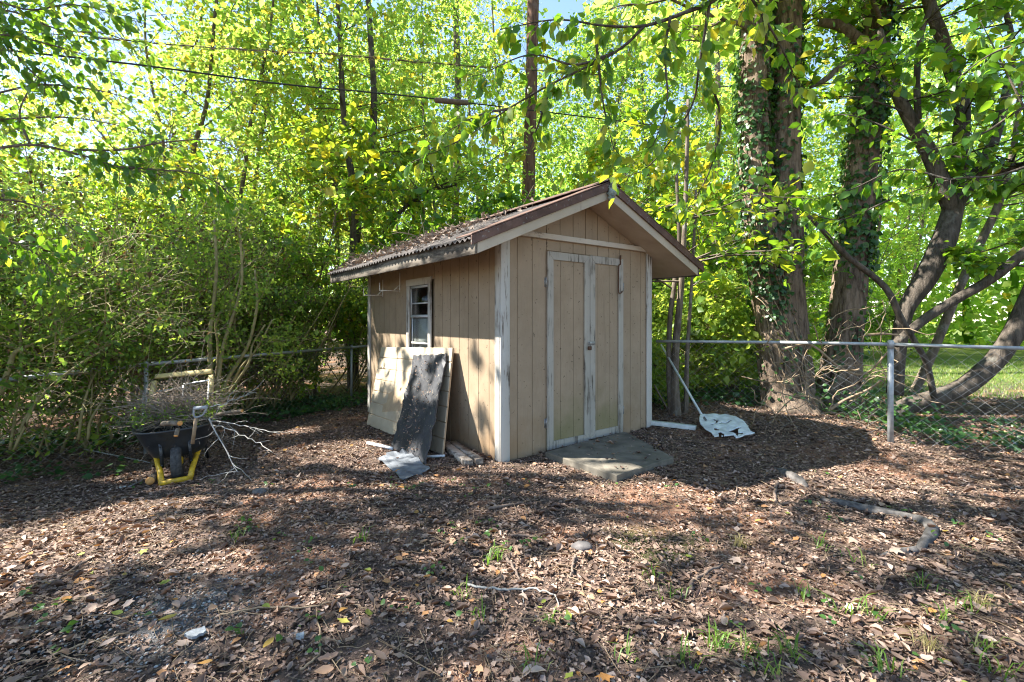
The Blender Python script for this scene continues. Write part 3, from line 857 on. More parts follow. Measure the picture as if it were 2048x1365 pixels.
# concrete slab in front of the doors
q = [G(1090, 904, .07), G(1234, 951, .07), G(1348, 915, .07), G(1250, 863, .07)]
rr = np.random.default_rng(2)
def chip_edge(a, b, n=14):
    return [a + (b - a) * u + Vector(rr.normal(0, .002, 3)) for u in np.linspace(0, 1, n, endpoint=False)]
ring = sum((chip_edge(q[i], q[(i + 1) % 4]) for i in range(4)), [])
n = len(ring); low = [Vector((p.x, p.y, p.z - .13)) for p in ring]
slab = polymesh('concrete_slab', ring + low, [tuple(range(n))] + [((i + 1) % n, i, n + i, n + (i + 1) % n) for i in range(n)] + [tuple(range(2 * n - 1, n - 1, -1))], M['concrete'])
bevel(slab, .008, 2); tag(slab, 'square mossy concrete slab on the ground in front of the shed doors', 'slab')

# long handled white tool with cracked round head
tool = empty('cracked_white_tool', G(1450, 860), 0, 'long pole with a cracked white plastic round head lying on leaves beside the shed', 'yard tool')
org = G(1450, 862)
outl = np.array([(865, 430), (880, 380), (930, 365), (1100, 364), (1250, 370), (1380, 390), (1500, 450), (1570, 530), (1615, 610), (1680, 640), (1600, 655), (1500, 690), (1410, 715), (1370, 680), (1250, 675), (1200, 692), (1090, 690), (1050, 640), (940, 570), (880, 500)], float)
holes = [[(915, 405), (945, 400), (980, 450), (965, 475), (930, 450)], [(1030, 520), (1100, 495), (1110, 470), (1060, 440), (1080, 435), (1155, 462), (1130, 490), (1050, 528)],
         [(1125, 525), (1190, 485), (1250, 490), (1330, 455), (1350, 462), (1260, 505), (1190, 500)], [(1075, 570), (1100, 570), (1160, 585), (1150, 610), (1090, 605)],
         [(1145, 640), (1180, 630), (1230, 655), (1225, 685), (1160, 690)], [(1290, 620), (1400, 575), (1500, 555), (1430, 600), (1440, 630), (1520, 640), (1500, 665), (1440, 650), (1420, 690), (1390, 650)]]
def inside(pt, poly):
    x, y = pt; c = False; n = len(poly)
    for i in range(n):
        x1, y1 = poly[i]; x2, y2 = poly[i - 1]
        if (y1 > y) != (y2 > y) and x < (x2 - x1) * (y - y1) / (y2 - y1) + x1: c = not c
    return c
def tool_pt(cx, cyy):
    px, py = 1280 + cx / 7.314, 780 + cyy / 7.314
    u = (py - 830) / 50.0                                  # 0 far edge, 1 near edge
    Y = 6.35 - .9 * u
    p = P(px, py, Y)
    return p
s = Soup(); gx = np.arange(850, 1700, 9.0); gy = np.arange(355, 725, 7.0)
idx = {}; vv = []; ff = []
def vid(i, j):
    if (i, j) not in idx:
        p = tool_pt(gx[i], gy[j]); bulge = .004 * math.sin(i * .31) * math.sin(j * .23 + 1)
        idx[(i, j)] = len(vv); vv.append((p.x, p.y + bulge, p.z + bulge))
    return idx[(i, j)]
for i in range(len(gx) - 1):
    for j in range(len(gy) - 1):
        c = (gx[i] + 4.5, gy[j] + 3.5)
        if inside(c, outl) and not any(inside(c, h) for h in holes):
            a, b, c2, d = vid(i, j), vid(i + 1, j), vid(i + 1, j + 1), vid(i, j + 1)
            ff.append((a, b, c2, d))
vw = [(v[0] - org.x, v[1] - org.y, v[2] - org.z) for v in vv]
tool.location = org
hd = polymesh('cracked_head', vw, ff, M['white_plastic'], tool, True)
sm = hd.modifiers.new('solid', 'SOLIDIFY'); sm.thickness = .012
pa, pb = tool_pt(905, 372) - org, P(1322, 690, 7.2) - org
s = Soup(); s.tube([pa + (pa - pb).normalized() * .12, pa, pb], [.017, .017, .015], 10); s.build('pole', M['pole'], tool, True)
s = Soup(); s.tube([P(1308, 770, 7.0), P(1338, 824, 7.05)], .012, 8)
tag(s.build('leaning_stick', M['stick'], None, True), 'short weathered stick leaning beside the white pole behind the shed corner', 'stick')

# ------------------------------------------------------------------ wheelbarrow and its load
wb0 = G(357, 958)
wb = empty('wheelbarrow', wb0, R(8), 'black wheelbarrow with yellow frame heaped with cut branches', 'wheelbarrow')
wb.rotation_euler = (0, R(-3.0), R(31))
def ring_rr(cx, cy_, hx, hy, z, k=32, pw=3.2):
    out = []
    for i in range(k):
        a = i * 2 * math.pi / k; c, s_ = math.cos(a), math.sin(a)
        out.append((cx + hx * math.copysign(abs(c) ** (2 / pw), c), cy_ + hy * math.copysign(abs(s_) ** (2 / pw), s_), z))
    return out
prof = [(.30, .13, .22, .24), (.45, .15, .30, .28), (.62, .30, .40, .40), (.80, .345, .47, .545), (.86, .36, .5, .56), (.86, .375, .515, .575), (.83, .35, .485, .572), (.70, .31, .42, .42), (.46, .25, .32, .30)]
rings = [(0.22, .27, .26), (.235, .30, .28), (.27, .345, .40), (.29, .365, .52), (.30, .39, .545), (.30, .392, .56), (.295, .372, .558), (.265, .33, .42), (.23, .27, .30)]
tv, tf = [], []
hxs = [.215, .235, .30, .345, .365, .367, .348, .29, .21]
hys = [.36, .39, .44, .475, .495, .497, .475, .39, .28]
zs = [.23, .245, .38, .50, .520, .538, .536, .40, .29]
for hx, hy, z in zip(hxs, hys, zs): tv += ring_rr(0, .30 + (.54 - z) * .15, hx, hy, z)
K = 32
for r_ in range(len(zs) - 1):
    for i in range(K): tf.append((r_ * K + i, r_ * K + (i + 1) % K, (r_ + 1) * K + (i + 1) % K, (r_ + 1) * K + i))
tf.append(tuple(range(K - 1, -1, -1))); tf.append(tuple((len(zs) - 1) * K + i for i in range(K)))
polymesh('tray', tv, tf, M['black_plastic'], wb, True)
s = Soup()
for sg in (-1, 1):
    s.tube([(sg * .115, -.23, .055), (sg * .13, -.12, .12), (sg * .175, .08, .235), (sg * .21, .75, .27), (sg * .25, 1.25, .42)], .026, 8)
s.tube([(-.125, -.235, .052), (.125, -.235, .052)], .024, 8)
s.box((-.135, -.26, .03), (.135, -.225, .075))
s.build('frame', M['yellow'], wb)
for sg in (-1, 1):
    s = Soup(); s.box((sg * .118 - .014, -.03, .16), (sg * .118 + .014, .0, .42), Matrix.Rotation(R(12), 4, 'X'))
    for zb in (.19, .30, .39): p_ = Matrix.Rotation(R(12), 4, 'X') @ Vector((sg * .118, -.03, zb)); s.tube([p_, p_ + Vector((0, -.012, 0))], .009, 6)
    s.build('brace', M['black_plastic'], wb)
    s = Soup(); s.tube([(sg * .21, .62, .26), (sg * .23, .68, .0), (sg * .2, .8, .27)], .014, 8); s.build('rear_leg', M['black_plastic'], wb)
whl = empty('wheel', (0, -.005, .185), 0, parent=wb)
def lathe_x(prof, k=28):
    v, f = [], []
    for (x, r_) in prof:
        for i in range(k):
            a = i * 2 * math.pi / k; v.append((x, r_ * math.cos(a), r_ * math.sin(a)))
    for j in range(len(prof) - 1):
        for i in range(k): f.append((j * k + i, j * k + (i + 1) % k, (j + 1) * k + (i + 1) % k, (j + 1) * k + i))
    return v, f
v, f = lathe_x([(-.03, .11), (-.046, .135), (-.046, .16), (-.032, .18), (-.012, .186), (0, .182), (.012, .186), (.032, .18), (.046, .16), (.046, .135), (.03, .11)])
polymesh('tyre', v, f, M['rubber'], whl, True)
v, f = lathe_x([(-.03, .112), (-.02, .06), (-.05, .03), (-.05, .001), (.05, .001), (.05, .03), (.02, .06), (.03, .112)])
polymesh('rim', v, f, M['yellow'], whl, True)
# load
wm = wb.matrix_basis if False else (Matrix.Translation(wb0) @ wb.rotation_euler.to_matrix().to_4x4())
def WBp(x, y, z): return np.array(wm @ Vector((x, y, z)))
rr = np.random.default_rng(21)
s = Soup()
for i in range(290):
    a = rr.uniform(-math.pi, math.pi); u = rr.uniform(0, 1)
    p = WBp(rr.normal(0, .15), .38 + rr.normal(0, .17), .54 + abs(rr.normal(0, .11)))
    d = np.array((math.cos(a) * 1.0, math.sin(a), rr.normal(.12, .25)))
    if d[0] > 0 and rr.random() < .5: d = np.array((1.0, rr.normal(-.2, .4), rr.normal(-.1, .2)))
    L = rr.uniform(.25, .85) if rr.random() < .8 else rr.uniform(.8, 1.15)
    pts = wander(rr, p - d / np.linalg.norm(d) * L * .4, d, L, 6, .2, .0)
    if (pts[:, 1] < wb0.y - .02).any() and pts[:, 2].min() < wb0.z + .56 and d[0] < .5: continue
    r0 = rr.uniform(.002, .006)
    s.tube(pts, np.linspace(r0, r0 * .4, 7), 4, cap=False)
    for _ in range(3):
        j = rr.integers(2, 6); q = wander(rr, pts[j], side_dir(rr, (pts[j] - pts[j - 1]) / np.linalg.norm(pts[j] - pts[j - 1]), rr.uniform(.4, .9)), L * rr.uniform(.15, .4), 4, .2)
        (s.tube(q, np.linspace(r0 * .6, r0 * .25, 5), 3, cap=False) if q[:, 2].min() > wb0.z + .5 or q[:, 0].min() > wb0.x + .35 else None)
bpile = s.build('brush_pile', M['twig'], None, True)
tag(bpile, 'heap of thin dry cut twigs filling the wheelbarrow', 'brush pile', None, 'stuff')
# few green sprigs among the twigs
s = Soup(); n = 500
pos = np.array([WBp(rr.choice([-.28, .02, .26]) + rr.normal(0, .07), .2 + rr.normal(0, .15), .58 + abs(rr.normal(0, .08))) for _ in range(n)])
leaves(s, T_DIAMOND, pos, rr.normal(0, 1, (n, 3)), rr.normal(0, 1, (n, 3)), rr.uniform(.03, .07, n), .3, rr.uniform(.3, .9, n))
tag(s.build('green_sprigs', M['leaf_shrub']), 'wilting green sprigs among the twigs in the wheelbarrow', 'sprigs', None, 'stuff')
# pale lichened branch drooping to the right
br = Soup(); base = P(418, 838, 4.45)
main = spline([base, P(432, 866, 4.40), P(452, 900, 4.32), P(466, 930, 4.27), P(476, 945, 4.25)], 6)
br.tube(main, np.linspace(.008, .003, len(main)), 6)
for i in range(5, len(main) - 1, 3):
    q = wander(rr, main[i], (rr.choice([-1, 1]) * .8, -.2, -.6), rr.uniform(.12, .3), 5, .25); br.tube(q, np.linspace(.004, .0015, 6), 4)
for (a, b, c) in ((P(420, 840, 4.5), P(480, 850, 4.35), P(560, 868, 4.2)), (P(425, 848, 4.5), P(490, 872, 4.3), P(545, 905, 4.15)), (P(420, 815, 4.6), P(470, 800, 4.6), P(510, 780, 4.7))):
    m_ = spline([a, b, c], 8); m_ += rr.normal(0, .006, m_.shape); br.tube(m_, np.linspace(.006, .002, len(m_)), 5)
    for i in range(3, len(m_) - 1, 2):
        q = wander(rr, m_[i], np.array(m_[i + 1] - m_[i]) / np.linalg.norm(m_[i + 1] - m_[i]) + rr.normal(0, .45, 3), rr.uniform(.1, .3), 5, .2); br.tube(q, np.linspace(.003, .001, 6), 3)
tag(br.build('lichened_branch', M['twig_pale'], None, True), 'pale lichen-covered branch spilling over the right side of the wheelbarrow', 'branch')
def log(name, a, b, r, label, grp=None):
    o = empty(name, a, 0, label, 'log', grp); a, b = Vector(a), Vector(b)
    s = Soup(); s.tube([Vector((0, 0, 0)), (b - a) * .5 + Vector((0, 0, .004)), b - a], [r, r * 1.05, r], 12, cap=False); s.build('bark', M['bark_small'], o, True)
    s = Soup(); d = (b - a).normalized()
    for e in (Vector((0, 0, 0)), b - a): s.tube([e - d * .004, e + d * .0015], r * .98, 12)
    s.build('sawn_end', M['fresh_wood'], o)
    return o
log('cut_log', P(326, 848, 4.35), P(360, 847, 4.15), .022, 'short cut log with orange sawn end lying on the wheelbarrow load', 'cut logs around the wheelbarrow')
log('cut_log', P(300, 962, 4.55) , P(318, 950, 4.75), .04, 'thick cut log on the ground left of the wheelbarrow wheel', 'cut logs around the wheelbarrow').location.z += .0
log('cut_log', P(352, 872, 4.16), P(356, 858, 4.2), .017, 'small orange wood stub poking over the front rim of the wheelbarrow', 'cut logs around the wheelbarrow')
log('cut_log', P(430, 830, 4.6), P(484, 822, 4.4), .014, 'long thin cut limb sticking out right of the wheelbarrow load', 'cut logs around the wheelbarrow')
sh = empty('d_handle_spade', P(385, 862, 4.4), 0, 'spade with a grey plastic D-shaped grip standing in the wheelbarrow load', 'spade')
o0 = P(385, 862, 4.4)
s = Soup(); s.tube([Vector((0, 0, -.12)), P(392, 838, 4.4) - o0], .016, 8); s.build('shaft', M['vine'], sh, True)
s = Soup(); a, b, c = P(388, 817, 4.38) - o0, P(414, 815, 4.38) - o0, P(392, 836, 4.4) - o0
s.tube([a, b], .016, 10); s.tube(spline([a, (a + c) * .5 + Vector((-.01, 0, -.02)), c], 5), .009, 8); s.tube(spline([b, (b + c) * .5 + Vector((.015, 0, -.02)), c], 5), .009, 8)
s.build('grip', M['slate'], sh, True)

# old frames behind the wheelbarrow
def frame(name, corners, w, th, mat, label, cat, sides=(0, 1, 2, 3)):
    c = [Vector(q) for q in corners]; o = empty(name, c[0], 0, label, cat)
    n_ = (c[1] - c[0]).cross(c[3] - c[0]).normalized()
    for k in sides:
        a, b = c[k] - c[0], c[(k + 1) % 4] - c[0]; d = (b - a).normalized(); p_ = n_.cross(d)
        s = Soup(); Mx = Matrix((( *d, 0), (*p_, 0), (*n_, 0), (0, 0, 0, 1))).transposed(); Mx.translation = a
        s.box((-w * .0 if k % 2 else w, -w / 2, -th / 2), ((b - a).length + (0 if k % 2 else -w), w / 2, th / 2), Mx); bevel(s.build('frame_rail', mat, o), .003)
    return o
frame('window_frame', [P(294, 836, 5.35), P(311, 754, 5.6), P(423, 743, 5.6), P(418, 832, 5.35)], .055, .03, M['yellow_wood'], 'old yellowish wooden frame standing upright behind the wheelbarrow', 'frame')
frame('screen_frame', [P(286, 848, 5.5), P(286, 788, 5.7), P(366, 775, 5.7), P(366, 834, 5.5)], .02, .012, M['alu'], 'thin grey screen frame standing left behind the wheelbarrow', 'screen frame')
frame('screen_frame', [P(362, 838, 5.25), P(367, 769, 5.5), P(418, 761, 5.5), P(414, 832, 5.25)], .018, .012, M['alu'], 'smaller thin metal screen frame standing inside the yellowish frame', 'screen frame')

# ------------------------------------------------------------------ chain link fences
def chainlink(pts, h, step=.058, droop=None, seed=0, wr=.0014):
    """zig-zag wires between ground points; droop(u, v) pulls the top down"""
    s = Soup(); rr = np.random.default_rng(seed)
    p = np.array([tuple(q) for q in pts]); seg = np.linalg.norm(np.diff(p[:, :2], axis=0), axis=1); cum = np.concatenate([[0], np.cumsum(seg)])
    nw = int(cum[-1] / step); nz = int(h / (step * .9))
    for i in range(nw):
        z = np.arange(nz + 1) * h / nz
        u = (i + ((np.arange(nz + 1) + i) % 2) * 1.02) * step
        x = np.interp(u, cum, p[:, 0]); y = np.interp(u, cum, p[:, 1]); zb = np.interp(u, cum, p[:, 2])
        q = np.stack([x, y + .004 * ((np.arange(nz + 1) % 2) * 2 - 1), zb + z], 1)
        if droop is not None: q = q + droop(u, z / h)
        s.tube(q, wr, 3, cap=False)
    return s
# left fence
lf_top = [P(-30, 765, 4.82), P(292, 729, 6.1), P(703, 695, 9.8), P(760, 690.5, 10.6)]
lf = empty('chain_link_fence', (lf_top[1].x, lf_top[1].y, float(hgt(lf_top[1].x, lf_top[1].y))), 0, 'chain-link fence with thin grey rail running back beside the left thicket', 'fence')
lo = Vector(lf.location)
for a, b in zip(lf_top[:-1], lf_top[1:]):
    s = Soup(); s.tube([a - lo, b - lo], .024, 10); s.build('top_rail', M['galv'], lf, True)
for q in (lf_top[0], lf_top[1], lf_top[2]):
    s = Soup(); g0 = float(hgt(q.x, q.y)) - .1
    s.tube([Vector((q.x, q.y, g0)) - lo, Vector((q.x, q.y, q.z - .02)) - lo], .026, 10); s.tube([Vector((q.x, q.y, q.z - .03)) - lo, Vector((q.x, q.y, q.z + .035)) - lo], [.033, .03], 10)
    s.build('post', M['galv'], lf, True)
pts = [Vector((q.x, q.y + .03, float(hgt(q.x, q.y)) + .02)) for q in lf_top]
hh = lf_top[1].z - float(hgt(lf_top[1].x, lf_top[1].y)) - .03
s = chainlink([q - lo for q in pts], hh, .062, None, 1); o = s.build('chain_link_mesh', M['wire'], lf)
# right fence
rf_top = [P(1312, 683, 6.75), P(1560, 685, 6.15), P(1781, 689, 5.5), P(2048, 697, 5.0), P(2250, 706, 4.75)]
rg = [G(1781, 892)]
rfb = Vector((rf_top[2].x, rf_top[2].y, float(hgt(rf_top[2].x, rf_top[2].y))))
rf = empty('chain_link_fence', rfb, 0, 'chain-link fence with sagging wire mesh in front of the right trees', 'fence')
for a, b in zip(rf_top[:-1], rf_top[1:]):
    s = Soup(); s.tube([a - rfb, b - rfb], .02, 10); s.build('top_rail', M['galv'], rf, True)
for k, q in ((2, rf_top[2]), (4, rf_top[4])):
    s = Soup(); g0 = float(hgt(q.x, q.y)) - .1
    s.tube([Vector((q.x, q.y, g0)) - rfb, Vector((q.x, q.y, q.z - .03)) - rfb], .030, 12, cap=True)
    s.tube([Vector((q.x, q.y, q.z - .05)) - rfb, Vector((q.x, q.y, q.z + .03)) - rfb, Vector((q.x, q.y, q.z + .05)) - rfb], [.036, .036, .02], 12)
    s.build('post', M['galv'], rf, True)
pts = [Vector((q.x, q.y + .035, float(hgt(q.x, q.y)) - .02)) for q in rf_top]
def droop(u, v):
    L1, L2 = 1.5, 2.9
    b = np.exp(-((u - .55) / .5) ** 2)
    o = np.zeros((len(u), 3)); o[:, 2] = -.22 * b * v; o[:, 1] = -.10 * b * np.sin(np.pi * v)
    return o
s = chainlink([q - rfb for q in pts[:2]], 1.17, .062, None, 2, .0010); s.build('chain_link_mesh', M['wire'], rf)
s = chainlink([q - rfb for q in pts[1:]], 1.17, .068, droop, 2, .0019)
s.build('chain_link_mesh', M['wire'], rf)

# ------------------------------------------------------------------ trees with trunks one can tell apart
def trunk_from(soup, ctrl, k=14, n=10, ridge=0.0, seed=0):
    """ctrl: (px, py, Y, width px) points of the photograph at their real distance"""
    c = np.array([(*P(a, b, Y), w / 2 / FPX * Y) for a, b, Y, w in ctrl])
    q = spline(c, n)
    rel = None
    if ridge:
        rr = np.random.default_rng(seed); ph = rr.uniform(0, 6.28, 6)
        rel = lambda th, i: 1 + ridge * (np.sin(9 * th + ph[0] + .25 * np.sin(i * .5)) * .5 + np.abs(np.sin(6.5 * th + ph[1] + .12 * i)) * .7 - .35 + .35 * np.sin(17 * th + ph[2] + .3 * i) * np.sin(i * .7 + 3 * th)) + .05 * np.sin(2 * th + ph[3] + i * .05)
    soup.tube(q[:, :3], q[:, 3], k, cap=True, relief=rel)
    return q
def ivy_on(q, n, rng, lo=0.0, hi=1.0, size=.07, off=.03, spread=.5):
    u = rng.beta(1.2, 1.0, n) * (hi - lo) + lo; i = u * (len(q) - 1); a = np.minimum(i.astype(int), len(q) - 2); fr = (i - a)[:, None]
    c = q[a] * (1 - fr) + q[a + 1] * fr; t = unit(q[a + 1, :3] - q[a, :3])
    th = rng.uniform(0, 2 * np.pi, n)
    ref = np.array((0.0, 1.0, .05)); e1 = unit(np.cross(t, ref)); e2 = np.cross(t, e1)
    out = np.cos(th)[:, None] * e1 + np.sin(th)[:, None] * e2
    keep_ = np.sin(u * 31 + 1.5 * np.sin(th)) + .8 * np.sin(2 * th + u * 13) > rng.uniform(-2.2, .6, n)
    u, th = u[keep_], th[keep_]; c, out = c[keep_], out[keep_]; n = len(u)
    clump = .6 + .4 * np.sin(u * 40 + th * 2)
    pos = c[:, :3] + out * (c[:, 3:4] + off * rng.uniform(.1, 2.2, (n, 1)) * clump[:, None])
    s = Soup()
    leaves(s, T_OVATE, pos, np.array((0, 0, -1.0)) + rng.normal(0, .5, (n, 3)) + out * .4, out + rng.normal(0, .4, (n, 3)) + np.array((0, 0, .4)), size * rng.uniform(.6, 1.3, n), .95, np.clip(rng.normal(.5, .25, n), 0, 1))
    return s

rng = np.random.default_rng(31)
tw = empty('ivy_clad_tree', G(1572, 822), 0, 'large rough-barked tree with two trunks and climbing ivy behind the right fence', 'tree')
tb = Vector(tw.location)
def rel_build(soup, name, mat, par, smooth=True):
    o = soup.build(name, mat, par, smooth)
    if o: o.matrix_parent_inverse = Matrix.Translation(-Vector(par.location))
    if o and name in ('limbs', 'twigs'): o['kind'] = 'stuff'
    return o
s = Soup()
qa = trunk_from(s, [(1585, 850, 7.6, 150), (1580, 815, 7.65, 116), (1572, 770, 7.7, 92), (1560, 690, 7.75, 84), (1542, 600, 7.8, 66), (1524, 500, 7.8, 60), (1513, 380, 7.85, 58), (1508, 240, 7.9, 56), (1510, 100, 7.95, 54), (1518, -60, 8.0, 50), (1530, -400, 8.2, 40), (1540, -800, 8.4, 20)], 36, 10, .075, 1)
rel_build(s, 'trunk', M['bark'], tw)
s = Soup()
qb = trunk_from(s, [(1592, 800, 7.75, 70), (1578, 690, 7.8, 72), (1572, 600, 7.8, 66), (1570, 480, 7.8, 60), (1570, 330, 7.85, 52), (1572, 150, 7.9, 50), (1576, 0, 7.95, 50), (1585, -300, 8.1, 42), (1600, -800, 8.3, 18)], 36, 10, .075, 2)
rel_build(s, 'trunk', M['bark'], tw)
s = ivy_on(qa, 3600, rng, .32, .8, .085, .05); s2 = ivy_on(qb, 1900, rng, .3, .85, .08, .04)
s.add(np.concatenate(s2.v), np.concatenate(s2.f), np.concatenate(s2.t))
s3 = ivy_on(qa, 300, rng, .05, .4, .07, .03); s.add(np.concatenate(s3.v), np.concatenate(s3.f), np.concatenate(s3.t))
rel_build(s, 'ivy', M['leaf_ivy'], tw, False)
s = Soup()
for i in range(26):
    j = rng.integers(5, 50); th = rng.uniform(np.pi, 2 * np.pi) ; w_ = []
    for m_ in range(j, min(j + 26, len(qa) - 1), 2):
        c = qa[m_]; th += rng.normal(0, .12); w_.append((c[0] + (c[3] + .012) * math.cos(th), c[1] + (c[3] + .012) * math.sin(th), c[2]))
    if len(w_) > 4: s.tube(np.array(w_), rng.uniform(.004, .011), 5)
rel_build(s, 'vine_stem', M['vine'], tw)
sk = Skel()
for q in (qa, qb):
    for _ in range(14):
        i = rng.integers(int(len(q) * .72), len(q) - 1); d = rng.normal(0, 1, 3); d[2] = abs(d[2]) * .4
        sk.branch(rng, q[i, :3], d, rng.uniform(1.6, 2.8), .05, 2, (5, 4), .02)
rel_build(sk.wood_soup(), 'limbs', M['bark_small'], tw)
rel_build(crown(rng, sk, 5, .16, .12, .8, T_DIAMOND, .5, .2), 'crown', M['leaf_wood'], tw, False)

t2 = empty('ivy_clad_tree', P(1685, 828, 8.0), 0, 'ivy-covered leaning tree between the twin trunks and the fence post', 'tree')
s = Soup()
qc = trunk_from(s, [(1668, 850, 7.9, 120), (1676, 780, 7.95, 78), (1686, 700, 8, 66), (1694, 620, 8, 62), (1704, 520, 8.05, 60), (1716, 400, 8.1, 58), (1732, 250, 8.15, 54), (1748, 110, 8.2, 50), (1760, -40, 8.25, 48), (1780, -350, 8.4, 38), (1800, -760, 8.6, 18)], 36, 10, .07, 3)
rel_build(s, 'trunk', M['bark'], t2)
s = Soup(); trunk_from(s, [(1735, 95, 8.15, 24), (1710, 75, 8.1, 22), (1680, 52, 8.05, 20), (1640, 45, 8.0, 14)], 10); trunk_from(s, [(1728, 100, 8.15, 18), (1690, 125, 8.1, 14), (1650, 160, 8.0, 11), (1620, 175, 8, 7)], 8)
rel_build(s, 'limb', M['bark_small'], t2)
s = ivy_on(qc, 4200, rng, .38, .85, .09, .06); s2 = ivy_on(qc, 500, rng, .02, .45, .075, .04); s.add(np.concatenate(s2.v), np.concatenate(s2.f), np.concatenate(s2.t))
rel_build(s, 'ivy', M['leaf_ivy'], t2, False)
sk = Skel()
for _ in range(16):
    i = rng.integers(int(len(qc) * .72), len(qc) - 1); d = rng.normal(0, 1, 3); d[2] = abs(d[2]) * .4
    sk.branch(rng, qc[i, :3], d, rng.uniform(1.6, 2.8), .05, 2, (5, 4), .02)
rel_build(sk.wood_soup(), 'limbs', M['bark_small'], t2)
rel_build(crown(rng, sk, 5, .16, .12, .8), 'crown', M['leaf_wood'], t2, False)

def stem_tree(name, label, cat, stems, mat, crown_par=None, group=None, k=12, leafm='leaf_broad', seed=1, limbs=10, fromfrac=.45, size=.12, per=9, ln=(.8, 1.5), T=T_OVATE, flat=.5, tmean=.5):
    rng = np.random.default_rng(seed)
    a = stems[0][0]; e = empty(name, P(a[0], a[1], a[2]), 0, label, cat, group)
    sk = Skel()
    for st in stems:
        s = Soup(); q = trunk_from(s, st, k if st[0][3] > 12 else 8, 8, .03 if st[0][3] > 12 else 0, seed)
        rel_build(s, 'trunk', mat, e)
        for _ in range(limbs):
            i = rng.integers(int(len(q) * fromfrac), len(q) - 1); d = rng.normal(0, 1, 3); d[2] = abs(d[2]) * .25
            sk.branch(rng, q[i, :3], d, rng.uniform(*ln), .018, 1, (5,), .0, .12, (.5, 1.0), flat)
    if limbs:
        rel_build(sk.wood_soup(), 'limbs', mat, e)
        rel_build(crown(rng, sk, per, .09, size, .8, T, tmean, .2, .15, 1.1), 'crown', M[leafm], e, False)
    return e
stem_tree('leaning_tree', 'grey-barked tree with several crossing stems right of the fence post', 'tree',
          [[(1790, 790, 7.4, 30), (1797, 700, 7.4, 28), (1812, 620, 7.4, 30), (1850, 560, 7.4, 40), (1885, 490, 7.4, 42), (1903, 430, 7.45, 36), (1917, 369, 7.5, 28), (1921, 290, 7.5, 26), (1924, 211, 7.5, 25), (1903, 141, 7.5, 24), (1882, 70, 7.5, 22), (1857, 0, 7.5, 20), (1840, -120, 7.5, 16)],
           [(1905, 430, 7.45, 26), (1889, 380, 7.4, 32), (1860, 310, 7.4, 30), (1832, 260, 7.35, 26), (1800, 200, 7.3, 22), (1780, 150, 7.3, 16), (1760, 60, 7.3, 10)],
           [(1905, 425, 7.5, 26), (1930, 380, 7.55, 28), (1966, 330, 7.6, 24), (1991, 270, 7.7, 20), (2015, 176, 7.8, 15), (2025, 90, 7.8, 11), (2000, -20, 7.8, 8)],
           [(1960, 345, 7.6, 18), (2010, 338, 7.5, 16), (2060, 335, 7.4, 14)],
           [(1836, 240, 7.35, 12), (1834, 150, 7.3, 11), (1842, 70, 7.2, 10), (1862, 10, 7.1, 10), (1870, -60, 7, 8)]],
          M['bark_smooth'], seed=41, limbs=7, fromfrac=.5, per=4)
stem_tree('curved_tree', 'smooth trunk bowed along the ground and curving up at the right edge', 'tree',
          [[(1790, 830, 7.0, 34), (1815, 812, 7.0, 33), (1867, 797, 6.9, 34), (1926, 775, 6.85, 36), (1981, 730, 6.8, 36), (2018, 682, 6.75, 36), (2048, 625, 6.7, 36), (2090, 520, 6.6, 34), (2120, 380, 6.5, 30), (2140, 150, 6.5, 20)]],
          M['bark_smooth'], seed=42, limbs=8, fromfrac=.75, k=20)
stem_tree('leaning_sapling', 'dark thin trunk slanting right behind the leaning grey tree', 'tree',
          [[(1822, 795, 8.2, 17), (1850, 740, 8.2, 17), (1882, 665, 8.2, 17), (1926, 559, 8.25, 16), (1959, 489, 8.3, 15), (2000, 400, 8.4, 13), (2030, 280, 8.5, 10), (2045, 120, 8.6, 7)]], M['bark_small'], seed=43, limbs=8)
stem_tree('slanting_limb_tree', 'long mossy limb slanting up to the right edge above the fence', 'tree',
          [[(1790, 690, 7.0, 16), (1805, 676, 7, 17), (1853, 636, 6.95, 18), (1911, 600, 6.9, 18), (1981, 559, 6.8, 18), (2048, 506, 6.7, 17), (2110, 450, 6.6, 15)]], M['bark_smooth'], seed=44, limbs=0)
stem_tree('crossing_limb', 'thin bent branch crossing down past the fence post to the ground', 'branch',
          [[(1600, 415, 6.4, 6), (1644, 460, 6.4, 9), (1692, 511, 6.45, 11), (1769, 574, 6.5, 12), (1801, 636, 6.55, 12), (1827, 680, 6.6, 11), (1853, 727, 6.7, 11), (1868, 795, 6.8, 11)]], M['bark_smooth'], seed=45, limbs=0)
stem_tree('stem_clump', 'clump of thin brown trunks standing just behind the right shed corner', 'tree',
          [[(1352, 838, 7.0, 22), (1350, 760, 7.0, 16), (1352, 690, 7, 15), (1360, 600, 7, 13), (1366, 520, 7, 11), (1372, 380, 7.05, 9), (1376, 200, 7.1, 7)],
           [(1342, 835, 7.05, 12), (1338, 740, 7.05, 11), (1340, 640, 7.05, 10), (1350, 560, 7.1, 10), (1358, 480, 7.1, 8), (1352, 330, 7.1, 6)],
           [(1372, 830, 7.1, 10), (1374, 720, 7.1, 9), (1380, 620, 7.1, 7), (1386, 520, 7.1, 6), (1392, 380, 7.1, 5)]], M['bark_small'], seed=46, limbs=4, fromfrac=.55, size=.11, tmean=.7, per=4)
stem_tree('pine_tree', 'straight reddish pine trunk rising behind the shed roof', 'tree',
          [[(1048, 760, 13.5, 40), (1054, 560, 13.5, 31), (1057, 380, 13.5, 27), (1062, 200, 13.6, 25), (1065, 60, 13.7, 24), (1070, -200, 13.9, 24), (1078, -700, 14.3, 12)]], M['bark_pine'], seed=47, limbs=0, k=20)
